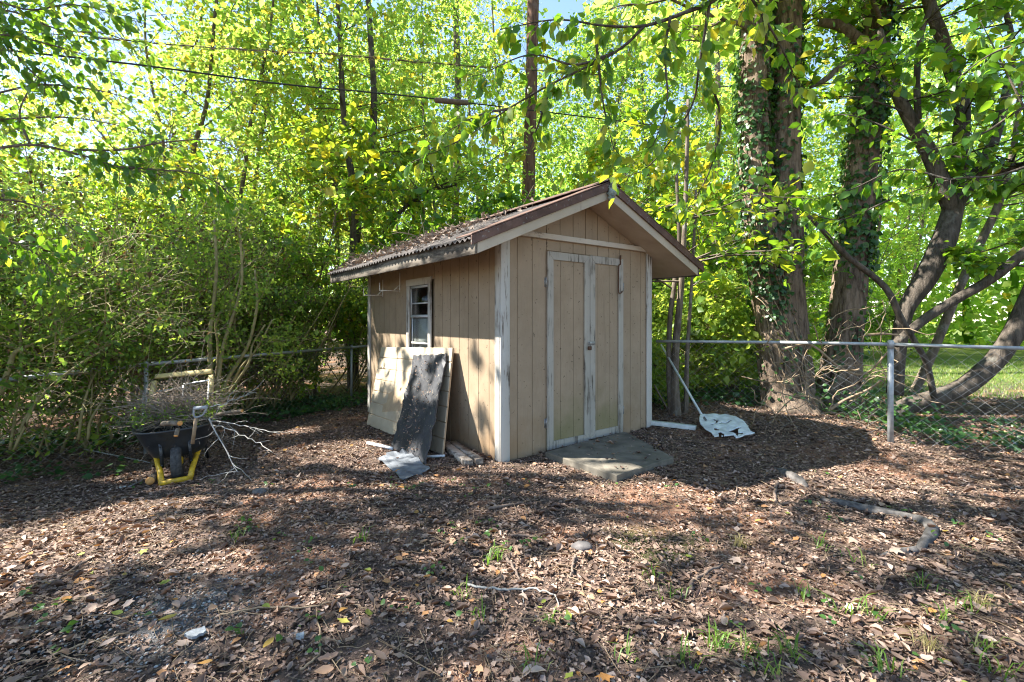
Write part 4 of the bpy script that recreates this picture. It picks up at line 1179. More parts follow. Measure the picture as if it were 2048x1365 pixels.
stem_tree('forked_tree', 'slender grey tree forking low behind the left side of the shed roof', 'tree',
          [[(706, 800, 11.8, 24), (707, 600, 11.8, 22), (711, 470, 11.8, 21), (718, 395, 11.8, 20), (738, 330, 11.8, 16), (746, 270, 11.8, 14), (748, 180, 11.9, 12), (742, 90, 12, 11), (735, -40, 12.1, 9), (730, -300, 12.3, 4)],
           [(712, 400, 11.8, 15), (700, 330, 11.8, 14), (690, 260, 11.7, 12), (684, 180, 11.7, 11), (680, 80, 11.6, 9), (672, -40, 11.6, 7)],
           [(760, 470, 11.9, 6), (800, 425, 11.8, 8), (850, 385, 11.7, 7), (905, 372, 11.6, 5)]], M['bark_smooth'], seed=48, limbs=12, fromfrac=.4, leafm='leaf_wood', T=T_DIAMOND, size=.11, per=8, ln=(1.2, 2.4), flat=.2)
for i, (px, Y, w) in enumerate(((910, 16, 16), (1430, 16, 13))):
    stem_tree('slim_tree', ('thin shaded trunk rising just left of the pine above the roof', 'thin trunk rising between the stem clump and the twin ivy trunks')[i], 'tree',
              [[(px - 8, 720, Y, w), (px, 450, Y, w * .9), (px + 6, 200, Y, w * .8), (px + 2, 0, Y, w * .7), (px + 10, -300, Y, w * .4)]], M['bark_small'], None, None, seed=60 + i, limbs=10, fromfrac=.35, leafm='leaf_wood', T=T_DIAMOND, size=.13, per=8, ln=(1.4, 2.6), flat=.2)

# ------------------------------------------------------------------ woods behind (each tree its own object, mesh data shared)
def proto_tree(name, seed, H, r0, crown_lo, nb, bl, leafm, bark, size, per, sub=(5, 4), tmean=.5, flat=.15, trop=.02, T=T_DIAMOND, spread=.11):
    rng = np.random.default_rng(seed)
    tr = wander(rng, (0, 0, -.15), (0, 0, 1), H, 12, .09, .1)
    rad = r0 * np.linspace(1, .12, len(tr)) ** .9
    rad[0] *= 1.4
    s = Soup(); s.tube(spline(tr, 3), np.interp(np.linspace(0, 1, (len(tr) - 1) * 3 + 1), np.linspace(0, 1, len(tr)), rad), 10)
    mt = s.mesh(name + '_trunk', bark, True)
    sk = Skel()
    for k in range(nb):
        u = crown_lo + (1 - crown_lo) * (k + rng.uniform(0, 1)) / nb
        i = u * (len(tr) - 1); a = int(min(i, len(tr) - 2)); q = tr[a] + (tr[a + 1] - tr[a]) * (i - a)
        az = k * 2.4 + rng.uniform(-.5, .5); el = rng.uniform(.0, .6) + .5 * u
        d = np.array((math.cos(az) * math.cos(el), math.sin(az) * math.cos(el), math.sin(el)))
        prof = .45 + .75 * math.sin(math.pi * min(1, (u - crown_lo) / (1 - crown_lo) * .8 + .15))
        sk.branch(rng, q, d, bl * prof * rng.uniform(.7, 1.2), max(.012, r0 * .28 * (1.2 - u)), 2, sub, trop, .13, (.45, 1.0), flat)
    mw = sk.wood_soup().mesh(name + '_limbs', bark, True)
    ml = crown(rng, sk, per, spread, size, .72, T, tmean, .2).mesh(name + '_crown', M[leafm])
    return [('trunk', mt), ('limbs', mw), ('crown', ml)]
def plant(pr, name, label, cat, x, y, rz, sc, group):
    e = empty(name, (x, y, float(hgt(x, y)) if y < 12 else -.02), rz, label, cat, group)
    e.scale = (sc, sc, sc)
    for nm, me in pr:
        o = link(nm, me, e)
        if nm == 'limbs': o['kind'] = 'stuff'
    return e
PT = [proto_tree('slender_tree', 101, 14, .075, .12, 26, 2.5, 'leaf_wood', M['bark_small'], .11, 3, (6, 5), .55),
      proto_tree('broad_tree', 102, 12, .09, .1, 25, 2.9, 'leaf_wood', M['bark_small'], .115, 3, (6, 5), .42),
      proto_tree('tall_tree', 103, 17, .10, .16, 28, 2.9, 'leaf_wood', M['bark_small'], .12, 3, (6, 5), .62)]
PU = [proto_tree('understory_tree', 111, 4.6, .035, .18, 18, 1.5, 'leaf_broad', M['bark_small'], .125, 3, (4, 3), .62, .6, .0, T_OVATE, .07),
      proto_tree('understory_tree', 112, 3.4, .03, .1, 18, 1.2, 'leaf_broad', M['bark_small'], .11, 3, (4, 3), .5, .5, .0, T_OVATE, .07)]
PS = [proto_tree('bush', 121, 1.5, .018, .02, 22, .8, 'leaf_shrub', M['cane'], .075, 3, (5, 4), .72, .1, .02, T_DIAMOND, .06)]
LM = [(-9999, 'beyond the left edge of the thicket'), (0, 'above the far left of the thicket'), (170, 'above the canes left of the wheelbarrow'), (300, 'above the wheelbarrow'), (430, 'above the multi-stem shrub'), (560, 'left of the forked grey tree'), (690, 'behind the forked grey tree'),
      (800, 'above the left roof slope'), (930, 'left of the pine'), (1060, 'right of the pine'), (1190, 'behind the roof ridge'), (1300, 'behind the stem clump'), (1420, 'left of the twin ivy trunks'), (1560, 'behind the twin ivy trunks'), (1640, 'between the two ivy-clad trees'), (1760, 'behind the fence post'), (1860, 'behind the leaning grey tree'), (1980, 'above the curved trunk'), (2090, 'beyond the right edge')]
def place_labels(xy, look, noun):
    """a label for each spot: what it looks like, the landmark it stands by, and its rank in depth there"""
    px = [1024 + FPX * x / max(y, .5) for x, y in xy]
    b = [max(k for k, (p, _) in enumerate(LM) if q >= p) for q in px]
    out = []
    for i in range(len(xy)):
        same = sorted((j for j in range(len(xy)) if b[j] == b[i]), key=lambda j: xy[j][1])
        rk = same.index(i); w = LM[b[i]][1]
        if len(same) == 1: out.append(f'{look} {noun} standing {w}')
        else: out.append(f"{('nearest', 'second nearest', 'third nearest', 'fourth nearest', 'fifth nearest', 'sixth nearest')[min(rk, 5)]} {look} {noun} standing {w}")
    return out
rng = np.random.default_rng(77)
spots = [(-9.5, 12.0, 1), (-8.6, 15, 2), (-7.4, 11.6, 0), (-8.5, 12.9, 0), (-10.6, 13.4, 0), (.6, 19.5, 2), (-6.2, 14, 0), (-4.9, 14.5, 0), (-1.8, 15.5, 0), (1.0, 17, 1), (3.2, 19, 0), (4.6, 17.5, 2), (7.6, 18, 0), (10.5, 19.5, 1), (13.5, 18.5, 0), (17.5, 15, 2),
         (-7.5, 19, 1), (-4.2, 20, 0), (-.8, 21, 2), (2.8, 22, 1), (6.3, 21.5, 0), (10, 22, 2), (14, 23, 1), (18, 22, 0), (21, 26, 2), (-13, 26, 0), (-3, 27, 1), (4.5, 28, 0), (12, 29, 2), (17, 30, 1), (-8, 28, 2)]
LB = place_labels([q[:2] for q in spots], 'tall backlit', 'tree')
for (x, y, k), lb in zip(spots, LB):
    plant(PT[k], 'woodland_tree', lb, 'tree', x, y, rng.uniform(0, 6.28), rng.uniform(.9, 1.15), 'trees of the woods behind')
US = [(-6.9, 10.2, 0), (-5.6, 10.3, 1), (-4.6, 11.0, 0), (-3.6, 12.0, 0), (-7.9, 9.9, 0), (-2.4, 12.6, 1), (3.4, 11.4, 0), (4.2, 10.4, 0), (5.0, 9.6, 1), (4.8, 11.5, 0), (1.4, 10.8, 1), (2.2, 11.6, 1), (-.6, 10.6, 1), (-1.8, 11.2, 0)]
for (x, y, k), lb in zip(US, place_labels([q[:2] for q in US], 'low bright-leaved', 'sapling')):
    plant(PU[k], 'understory_tree', lb, 'tree', x, y, rng.uniform(0, 6.28), rng.uniform(.85, 1.2), 'saplings under the woods')
BS = [(2.2, 8.0), (2.9, 8.4), (3.5, 8.9), (1.7, 8.8), (2.6, 9.6), (3.9, 10.4), (5.4, 10.8), (4.5, 9.6), (1.0, 9.8), (-.2, 10.4), (-1.5, 9.9), (11.5, 17.5), (15, 18.5)]
for (x, y), lb in zip(BS, place_labels(BS, 'low leafy', 'undergrowth bush')):
    plant(PS[0], 'undergrowth_bush', lb, 'bush', x, y, rng.uniform(0, 6.28), rng.uniform(.7, 1.25), 'bushes of the undergrowth')
# distant woods that read as one mass
s = Soup(); rng = np.random.default_rng(5)
n = 75000
ang = rng.uniform(-1.05, 1.05, n); dist = rng.uniform(29, 44, n); x = np.sin(ang) * dist * 1.15; y = np.cos(ang) * dist
top = 13 + 4 * np.sin(x * .35) + 2.5 * np.sin(x * .9 + 1) + 2 * np.sin(x * .17 + 2)
z = top * rng.beta(1.1, 1.3, n) + rng.normal(0, .4, n)
pos = np.stack([x, y, np.maximum(z, .2)], 1)
leaves(s, T_DIAMOND, pos, rng.normal(0, 1, (n, 3)), rng.normal(0, .7, (n, 3)) + np.array((0, 0, .6)), rng.uniform(.25, .55, n), .8, np.clip(rng.normal(.5, .2, n), 0, 1))
for k in range(60):
    a = rng.uniform(-1, 1); d_ = rng.uniform(31, 44); x0, y0 = math.sin(a) * d_ * 1.15, math.cos(a) * d_
    s.tube([(x0, y0, -.2), (x0 + rng.normal(0, .3), y0, 5), (x0 + rng.normal(0, .6), y0, 10)], [.2, .15, .08], 6, 0.0)
tag(s.build('far_woods', M['leaf_wood']), 'hazy mass of distant woodland foliage', None, None, 'stuff')

# ------------------------------------------------------------------ left thicket: shrubs along and behind the fence
def FENX(y): return -4.71 + (y - 6.1) * .378
def shrub(name, label, x, y, h, seed, leaf=.04, per=7, nst=9, tmean=.42, spread=1.0, group='shrubs of the left thicket', trunkm='cane', p=.97, lean=(0, 0)):
    rng = np.random.default_rng(seed)
    g0 = float(hgt(x, y)); e = empty(name, (x, y, g0), 0, label, 'shrub', group)
    sk = Skel(); s = Soup()
    for k in range(nst):
        az = rng.uniform(0, 6.28); el = rng.uniform(.9, 1.45)
        d = np.array((math.cos(az) * math.cos(el) + lean[0], math.sin(az) * math.cos(el) + lean[1], math.sin(el)))
        st = wander(rng, (x + rng.normal(0, .18), y + rng.normal(0, .18), g0 - .05), d, h * rng.uniform(.7, 1.05), 9, .09, -.01)
        s.tube(st, np.linspace(rng.uniform(.010, .022), .004, len(st)), 6, cap=False)
        for _ in range(13):
            i = rng.integers(2, len(st) - 1); dd = st[i + 1 if i + 1 < len(st) else i] - st[i - 1]; dd /= np.linalg.norm(dd)
            sk.branch(rng, st[i], side_dir(rng, dd, rng.uniform(.6, 1.3)), rng.uniform(.5, 1.0) * spread, .006, 1, (5,), -.02, .2, (.4, 1.1), .0, .15)
    for pts, rad, k in sk.wood:
        if not ((pts[:, 0] > FENX(pts[:, 1]) - .05) & (pts[:, 2] - g0 < 2.0) & (pts[:, 1] > 5.8)).any(): s.tube(pts, np.maximum(rad, .0022), 3, cap=False)
    o = s.build('stems', M[trunkm], e, True); o.matrix_parent_inverse = Matrix.Translation((-x, -y, -g0))
    def keep(pos):
        low = pos[:, 2] - g0
        front = (pos[:, 0] > FENX(pos[:, 1]) - .12) & (low < 2.0) & (pos[:, 1] > 5.8)
        return cull(pos, rng, p) & (rng.random(len(pos)) < np.clip(.18 + low / 1.2, 0, 1)) & ~(front & (rng.random(len(pos)) < .97))
    c = crown(rng, sk, per, .085, leaf, .6, T_DIAMOND, tmean, .24, .2, .7, keep)
    o = c.build('crown', M['leaf_shrub'], e); o.matrix_parent_inverse = Matrix.Translation((-x, -y, -g0))
    return e
SH = [(-6.3, 5.3, 3.5, 0), (-5.7, 6.2, 3.6, 0), (-5.3, 7.3, 3.7, 0), (-5.0, 8.3, 3.8, 0), (-4.5, 9.6, 4.0, 0), (-3.8, 10.9, 4.0, 0), (-2.8, 11.7, 3.8, 0),
      (-7.3, 6.6, 4.4, 1), (-6.6, 8.0, 4.6, 1), (-6.0, 9.4, 4.6, 1), (-5.2, 10.8, 4.6, 1), (-7.9, 8.8, 5.0, 1), (-6.8, 5.0, 3.2, 0), (-4.6, 9.0, 2.8, 0), (-1.2, 11.8, 3.2, 0)]
LB = place_labels([q[:2] for q in SH], 'tangled small-leaved', 'thicket shrub')
for k, (x, y, h, row) in enumerate(SH):
    shrub('thicket_shrub', LB[k], x, y, h, 200 + k, .05 if not row else .058, 7, 9, (.40, .52, .34, .46, .6, .5, .56, .5, .58, .6, .6, .55, .42, .36, .55)[k])
# pale canes that stand out in front of the thicket
def canes(name, label, ctrls, seed, cat='shrub'):
    rng = np.random.default_rng(seed)
    e = empty(name, P(*ctrls[0][0][:3]), 0, label, cat)
    sk = Skel()
    for c in ctrls:
        s = Soup(); q = trunk_from(s, c, 8, 6); rel_build(s, 'stem', M['cane'], e)
        for _ in range(5):
            i = rng.integers(int(len(q) * .45), len(q) - 1)
            sk.branch(rng, q[i, :3], rng.normal(0, 1, 3) + np.array((0, 0, .5)), rng.uniform(.4, .8), .006, 1, (4,), .0, .18)
    rel_build(sk.wood_soup(), 'twigs', M['cane'], e)
    rel_build(crown(rng, sk, 7, .08, .045, .6, T_DIAMOND, .5, .2, .2, .7, lambda p: cull(p, rng)), 'crown', M['leaf_shrub'], e, False)
    return e
canes('multi_stem_shrub', 'shrub with several pale greenish stems fanning up behind the wheelbarrow', [
    [(425, 815, 6.5, 9), (421, 740, 6.5, 9), (420, 670, 6.5, 8), (428, 600, 6.5, 7), (433, 530, 6.5, 6), (428, 440, 6.6, 4)],
    [(432, 815, 6.5, 8), (440, 730, 6.5, 8), (450, 680, 6.5, 7), (470, 620, 6.55, 6), (484, 560, 6.6, 5), (480, 470, 6.6, 4)],
    [(440, 815, 6.5, 8), (455, 760, 6.5, 7), (480, 720, 6.5, 7), (500, 680, 6.5, 6), (514, 610, 6.5, 5), (510, 540, 6.5, 4)],
    [(437, 812, 6.55, 6), (470, 770, 6.55, 6), (498, 725, 6.55, 5), (505, 690, 6.6, 4), (530, 650, 6.6, 3)],
    [(428, 812, 6.6, 5), (436, 700, 6.6, 4), (433, 640, 6.6, 4), (470, 585, 6.7, 3), (490, 500, 6.7, 2)],
    [(445, 812, 6.6, 5), (478, 742, 6.6, 5), (512, 700, 6.6, 4), (545, 640, 6.7, 3)]], 301)
canes('leaning_canes', 'pale canes slanting to the right at the lower left edge of the thicket', [
    [(20, 900, 5.0, 5), (32, 820, 5.0, 5), (42, 740, 5.0, 5), (40, 640, 5.0, 4)],
    [(30, 900, 5.0, 5), (50, 840, 5.0, 5), (95, 780, 5.1, 5), (150, 735, 5.2, 4), (220, 690, 5.4, 3), (300, 640, 5.6, 3)],
    [(28, 900, 4.9, 4), (60, 830, 4.9, 4), (105, 720, 5, 3), (112, 640, 5.0, 3)],
    [(0, 790, 4.8, 10), (20, 730, 4.8, 9), (30, 705, 4.8, 8), (60, 690, 4.9, 5), (130, 660, 5.2, 4)]], 302)
canes('thin_canes', 'two thin yellow-green canes left of the wheelbarrow in front of the fence', [
    [(157, 880, 5.4, 5), (165, 820, 5.4, 5), (180, 770, 5.5, 4), (200, 730, 5.6, 3)],
    [(176, 880, 5.4, 5), (182, 840, 5.4, 5), (215, 790, 5.5, 4), (245, 755, 5.6, 3), (290, 715, 5.8, 2)],
    [(178, 878, 5.45, 3), (183, 800, 5.5, 3), (186, 740, 5.6, 2)]], 303)
# long dead twigs slanting through the thicket
s = Soup(); rng = np.random.default_rng(15)
for i in range(90):
    px, py, Y = rng.uniform(-20, 480), rng.uniform(560, 840), rng.uniform(5.2, 7.5)
    a = np.array(P(px, py, Y)); L = rng.uniform(.3, .9)
    w_ = wander(rng, a, (1.0, rng.normal(0, .7), rng.normal(.5, .5)), L, 6, .16); s.tube(w_, np.linspace(.0035, .0015, 7), 4, cap=False)
tag(s.build('dead_twigs', M['twig']), 'tangle of dry slanting dead twigs inside the left thicket', 'twigs', None, 'stuff')

# ------------------------------------------------------------------ near trees outside the frame whose boughs hang into it
LEAFM = []
def leaf_mesh(name, T, mat, tint, w):
    s = Soup(); v, f = T; v = v * np.array((1, w, 1)); s.add(v, f, tint); return s.mesh(name, mat)
BROAD = [leaf_mesh('leaf', T_OVATE, M['leaf_broad'], t, .62) for t in (.15, .3, .45, .6, .8, .9, 1.0)]
def place_leaf(me, pos, axis, nrm, size, par):
    a = Vector(axis).normalized(); b = Vector(nrm).cross(a).normalized(); c = a.cross(b)
    o = link('leaf', me, par)
    Mx = Matrix((a, b, c)).transposed().to_4x4() @ Matrix.Scale(size, 4); Mx.translation = Vector(pos) - Vector(par.location)
    o.matrix_local = Mx
    return o
def bough(par, polys, seed, spacing, size, mat, limit, tints, kinds=('leaf',), extra=0.0, jitter=.05, stem_r=(.012, .003), twiglen=.16, thin_=False):
    """branches with leaves set along them: the first ones as single objects, the rest joined"""
    rng = np.random.default_rng(seed); s = Soup(); rest = Soup(); cnt = 0
    items = []
    for c in polys:
        r_a, r_b = (c[-1] if isinstance(c[-1], float) else stem_r[0]), stem_r[1]
        pts = [P(*q) for q in c if not isinstance(q, float)]
        q = spline(pts, 8); s.tube(q, np.linspace(r_a, r_b, len(q)), 7)
        L = np.concatenate([[0], np.cumsum(np.linalg.norm(np.diff(q, axis=0), axis=1))])
        for u in np.arange(.08 * L[-1], L[-1], spacing):
            a = np.array([np.interp(u, L, q[:, k]) for k in range(3)]); b = np.array([np.interp(min(u + .02, L[-1]), L, q[:, k]) for k in range(3)])
            d = b - a; d = d / max(np.linalg.norm(d), 1e-6) if np.linalg.norm(d) > 1e-6 else np.array((1, 0, 0))
            tw = wander(rng, a, side_dir(rng, d, rng.uniform(.5, 1.2)) + np.array((0, 0, -.25)), rng.uniform(.3, 1.3) * twiglen, 3, .15)
            s.tube(tw, [.003, .0025, .002, .0015], 3, cap=False)
            for m_ in range(rng.integers(2, 5)):
                items.append((tw[rng.integers(1, 4)] + rng.normal(0, jitter * .3, 3), (tw[-1] - tw[0]) / np.linalg.norm(tw[-1] - tw[0]) * .6 + rng.normal(0, .5, 3) + np.array((0, 0, -.55)), rng.normal(0, .5, 3) + np.array((0, 0, .8)), size * rng.uniform(.6, 1.2), rng.choice(tints)))
    if thin_: items = [i for i, o_ in zip(items, opening(np.array([i[0] for i in items]))) if rng.random() > .9 * o_]
    rng.shuffle(items)
    rel_build(s, 'branch', mat, par)
    for it in items[:limit]:
        place_leaf(BROAD[int(it[4])], it[0], it[1], it[2], it[3], par)
    if len(items) > limit:
        r_ = items[limit:]
        leaves(rest, T_OVATE, np.array([i[0] for i in r_]), np.array([i[1] for i in r_]), np.array([i[2] for i in r_]), np.array([i[3] for i in r_]), .62, np.array([(.15, .3, .45, .6, .8, .9, 1.0)[int(i[4])] for i in r_]))
        o = rel_build(rest, 'foliage', M['leaf_broad'], par, False); o['kind'] = 'stuff'
    return len(items)
nt = empty('overhanging_tree', (4.0, 2.7, 0), 0, 'tree whose big-leaved bough hangs over the shed roof from above', 'tree')
s = Soup(); q = spline([(4.0, 2.7, -.1), (3.95, 2.75, 2.0), (3.6, 2.9, 3.6), (2.9, 3.2, 4.4)], 8); s.tube(q, np.linspace(.16, .07, len(q)), 16); rel_build(s, 'trunk', M['bark_smooth'], nt)
bough(nt, [[(1790, -340, 3.2), (1600, -130, 3.4), (1480, -40, 3.5), (1420, 5, 3.55), (1380, 22, 3.55), (1290, 52, 3.6), (1210, 52, 3.65), (1110, 40, 3.75), (1000, 60, 3.9), .028],
           [(1290, 52, 3.6), (1230, 105, 3.65), (1102, 169, 3.75), (1017, 218, 3.8), (933, 274, 3.9), (820, 327, 4.0)],
           [(1341, 32, 3.55), (1330, 105, 3.6), (1334, 211, 3.6), (1306, 292, 3.65)],
           [(1193, 90, 3.65), (1207, 211, 3.7), (1228, 300, 3.7)],
           [(1230, 105, 3.65), (1150, 130, 3.7), (1060, 110, 3.8), (960, 150, 3.9)],
           [(1102, 169, 3.75), (1080, 240, 3.8), (1050, 320, 3.9)], [(1017, 218, 3.8), (960, 230, 3.9), (900, 260, 4.0)],
           [(1420, 5, 3.55), (1400, 120, 3.7), (1380, 220, 3.9), (1300, 330, 4.1), (1230, 360, 4.2)],
           [(1400, 120, 3.7), (1440, 230, 4.0), (1420, 340, 4.2), (1370, 430, 4.4)], [(1480, -40, 3.5), (1560, 90, 3.8), (1600, 180, 4.1)]],
      71, .055, .12, M['bark_smooth'], 290, [0, 1, 2, 2, 3, 3, 3, 4, 4, 5, 5, 6])
rt = empty('broadleaf_tree', (6.6, 4.2, 0), 0, 'broad-leaved tree whose layered green boughs reach in from the right edge', 'tree')
s = Soup(); q = spline([(6.6, 4.2, -.1), (6.5, 4.3, 2.0), (6.3, 4.5, 4.2), (6.2, 4.6, 6.0)], 8); s.tube(q, np.linspace(.12, .05, len(q)), 14); rel_build(s, 'trunk', M['bark_smooth'], rt)
bough(rt, [[(2400, 60, 4.5), (2200, 140, 4.7), (2048, 215, 4.9), (1960, 270, 5.1), (1860, 300, 5.3), (1760, 320, 5.5), .02], [(2350, 250, 4.5), (2150, 300, 4.7), (2000, 350, 4.9), (1900, 360, 5.0), (1780, 400, 5.2), .02],
           [(2380, 380, 4.5), (2150, 420, 4.7), (2040, 440, 4.8), (1950, 430, 4.9)], [(2300, -60, 4.5), (2100, 60, 4.6), (1980, 110, 4.8), (1900, 170, 5.0), .02], [(2048, 215, 4.9), (2000, 120, 5.0), (1960, 40, 5.1)],
           [(1860, 300, 5.3), (1760, 250, 5.5), (1680, 230, 5.7), (1600, 260, 5.9)], [(1900, 360, 5.0), (1800, 340, 5.2), (1700, 380, 5.4), (1620, 400, 5.6)], [(1780, 400, 5.2), (1680, 440, 5.5), (1600, 420, 5.8)]],
      72, .07, .13, M['bark_smooth'], 260, [0, 1, 1, 2, 2, 2, 3, 3, 4])
lt = empty('broadleaf_tree', (-6.4, 4.5, -.2), 0, 'broad-leaved tree whose dark boughs hang in at the upper left corner', 'tree')
s = Soup(); q = spline([(-6.4, 4.5, -.3), (-6.3, 4.5, 2.0), (-6.1, 4.4, 4.5), (-6.0, 4.3, 7.5)], 8); s.tube(q, np.linspace(.11, .05, len(q)), 14); rel_build(s, 'trunk', M['bark_small'], lt)
bough(lt, [[(-280, 120, 3.9), (-120, 90, 4.0), (0, 70, 4.1), (100, 90, 4.3), (200, 120, 4.5), .018], [(-260, 330, 3.9), (-80, 310, 4.1), (60, 290, 4.3), (160, 310, 4.5), (240, 335, 4.6), (330, 350, 4.8), .018],
           [(150, 300, 4.5), (240, 300, 4.6), (330, 285, 4.7), (430, 280, 4.9), (485, 305, 5.0), .012], [(240, 335, 4.6), (320, 340, 4.8), (400, 350, 5.0), (470, 390, 5.2)], [(-200, -60, 3.9), (-40, -10, 4.1), (60, 20, 4.2), (150, 10, 4.4), (280, 40, 4.7)],
           [(-180, 220, 3.9), (-20, 190, 4.1), (80, 170, 4.3), (190, 180, 4.5), (270, 200, 4.7)], [(-150, 420, 4.0), (0, 400, 4.2), (90, 420, 4.4), (160, 470, 4.6)], [(0, 70, 4.1), (60, 140, 4.2), (130, 200, 4.4)], [(60, 290, 4.3), (40, 220, 4.4), (90, 130, 4.6)], [(-200, 40, 4.6), (0, 20, 4.8), (120, 60, 5.0), (220, 70, 5.2), (300, 110, 5.4)], [(-200, 260, 4.7), (0, 240, 4.9), (130, 235, 5.1), (230, 250, 5.3), (300, 270, 5.5)], [(-220, 500, 4.2), (-20, 480, 4.4), (60, 500, 4.5), (120, 560, 4.6)]],
      73, .022, .10, M['bark_small'], 290, [0, 0, 0, 1, 1, 1, 2, 2, 3, 4], thin_=True, twiglen=.28, jitter=.2)

# shade trees left of the frame: their crown throws the dappled shade over the yard
rng = np.random.default_rng(91)
targets = []
nc = 1150
tx = rng.uniform(-7.5, 8.5, nc); ty = rng.uniform(-.5, 8.6, nc); tz = np.where(rng.random(nc) < .12, rng.uniform(0, 1.6, nc), 0) * (tx < -1.5)
kk = rng.uniform(9.0, 16.0, nc)
cen = np.stack([tx, ty, tz], 1) + np.array(SUN)[None] * kk[:, None]
def hidden(p):
    y = np.maximum(p[:, 1], .05); return (p[:, 1] < .35) | ((p[:, 2] - CAMH) / y > .72) | (p[:, 0] / y < -1.13)
cen = cen[hidden(cen)]
gk = cen[:, 2] / SUN.z; gX = cen[:, 0] - SUN.x * gk; gY = cen[:, 1] - SUN.y * gk
inwall = (gX > -2.6) & (gX < 1.6) & (gY > 4.6) & (gY < 8.4)
cen = cen[(rng.random(len(cen)) > opening(cen) * .85) | inwall]
ex = np.stack([rng.uniform(-2.5, .2, 160), rng.uniform(4.7, 7.8, 160), rng.uniform(0, 1.3, 160)], 1) + np.array(SUN)[None] * rng.uniform(9, 13, 160)[:, None]
cen = np.concatenate([cen, ex[hidden(ex)]])
TRUNKS = [(-8.6, 1.0), (-10.2, 5.2), (-4.2, -1.6), (-12.5, 9.5), (-2.2, -2.0)]
near = np.argmin(np.stack([np.hypot(cen[:, 0] - a, cen[:, 1] - b) for a, b in TRUNKS]), 0)
for k, (a, b) in enumerate(TRUNKS):
    c = cen[near == k]
    if len(c) < 5: continue
    g0 = float(hgt(a, b))
    e = empty('shade_tree', (a, b, g0), 0, 'tall yard-shading tree ' + ('standing level with the slab beyond the left edge', 'standing beside the left fence beyond the left edge', 'standing behind the camera on the left', 'standing beyond the left fence far to the left', 'standing close behind the camera')[k], 'tree', 'shade trees beside the yard')
    H = c[:, 2].max()
    s = Soup(); tr = spline([(a, b, g0 - .1), (a + .1, b, 3), (a, b + .1, 6), (a + .1, b, H)], 6); s.tube(tr, np.linspace(.2, .05, len(tr)), 12); rel_build(s, 'trunk', M['bark'], e)
    s = Soup()
    for p in c[::4]:
        if not hidden(np.array([(p + np.array((a, b, 4.0))) / 2]))[0]: continue
        st = np.array((a, b, max(3.0, p[2] - .5 * math.hypot(p[0] - a, p[1] - b)))); mid_ = (st + p) / 2 + np.array((0, 0, .3))
        w_ = spline([st, mid_, p], 4)
        if hidden(w_).all() and not opening(w_).any(): s.tube(w_, np.linspace(.02, .006, len(w_)), 5, cap=False)
    rel_build(s, 'limbs', M['bark_small'], e)
    n = len(c) * 32; pos = np.repeat(c, 32, 0) + rng.normal(0, .26, (n, 3)); m = hidden(pos) & cull(pos, rng, 1.0); pos = pos[m]; n = len(pos)
    s = Soup(); leaves(s, T_DIAMOND, pos, rng.normal(0, 1, (n, 3)), rng.normal(0, .6, (n, 3)) + np.array((-.4, 0, .7)), rng.uniform(.10, .18, n), .75, np.clip(rng.normal(.45, .2, n), 0, 1))
    rel_build(s, 'crown', M['leaf_shade'], e, False)

# ------------------------------------------------------------------ overhead cable with splice sleeve, and a vine-grown wire
s = Soup()
cb = [P(-200, 80, 5.6), P(80, 108, 6.4), P(300, 133, 7.1), P(560, 168, 8.1), P(740, 185, 8.9), P(860, 197, 9.5), P(960, 209, 10.0), P(1120, 228, 11.0), P(1400, 262, 13)]
q = spline(cb, 8); s.tube(q, .014, 8)
cab = empty('overhead_cable', cb[0], 0, 'black overhead utility cable sagging across the upper left trees', 'cable')
rel_build(s, 'wire', M['cable'], cab)
s = Soup(); a, b = P(872, 201, 9.45), P(934, 206, 9.85); s.tube([a + (a - b) * .05, a, b, b + (b - a) * .05], [.02, .055, .055, .02], 12); rel_build(s, 'splice_sleeve', M['sleeve'], cab)
s = Soup(); w2 = [P(-150, 50, 6.6), P(125, 70, 7.5), P(370, 92, 8.3), P(560, 104, 9.0), P(700, 112, 9.6), P(930, 132, 10.6), P(1200, 150, 12)]
q2 = spline(w2, 8); s.tube(q2, .007, 6)
vw_ = empty('vine_grown_wire', w2[0], 0, 'thin upper wire hung with dry vines and yellow leaves', 'wire')
rel_build(s, 'wire', M['cable'], vw_)
rng = np.random.default_rng(17)
s = Soup()
for k in range(5): s.tube(q2[10:] + rng.normal(0, .02, (len(q2) - 10, 3)), .004, 4)
rel_build(s, 'vine_stem', M['vine'], vw_)
n = 230; i = rng.integers(10, len(q2), n); pos = q2[i] + rng.normal(0, 1, (n, 3)) * np.array((.22, .12, .13)) - np.array((0, 0, .05))
s = Soup(); leaves(s, T_MAPLE, pos, rng.normal(0, .6, (n, 3)) + np.array((0, 0, -.6)), rng.normal(0, 1, (n, 3)), rng.uniform(.05, .10, n), .9, np.clip(rng.normal(.88, .12, n), .5, 1))
rel_build(s, 'vine_leaves', M['leaf_wood'], vw_, False)

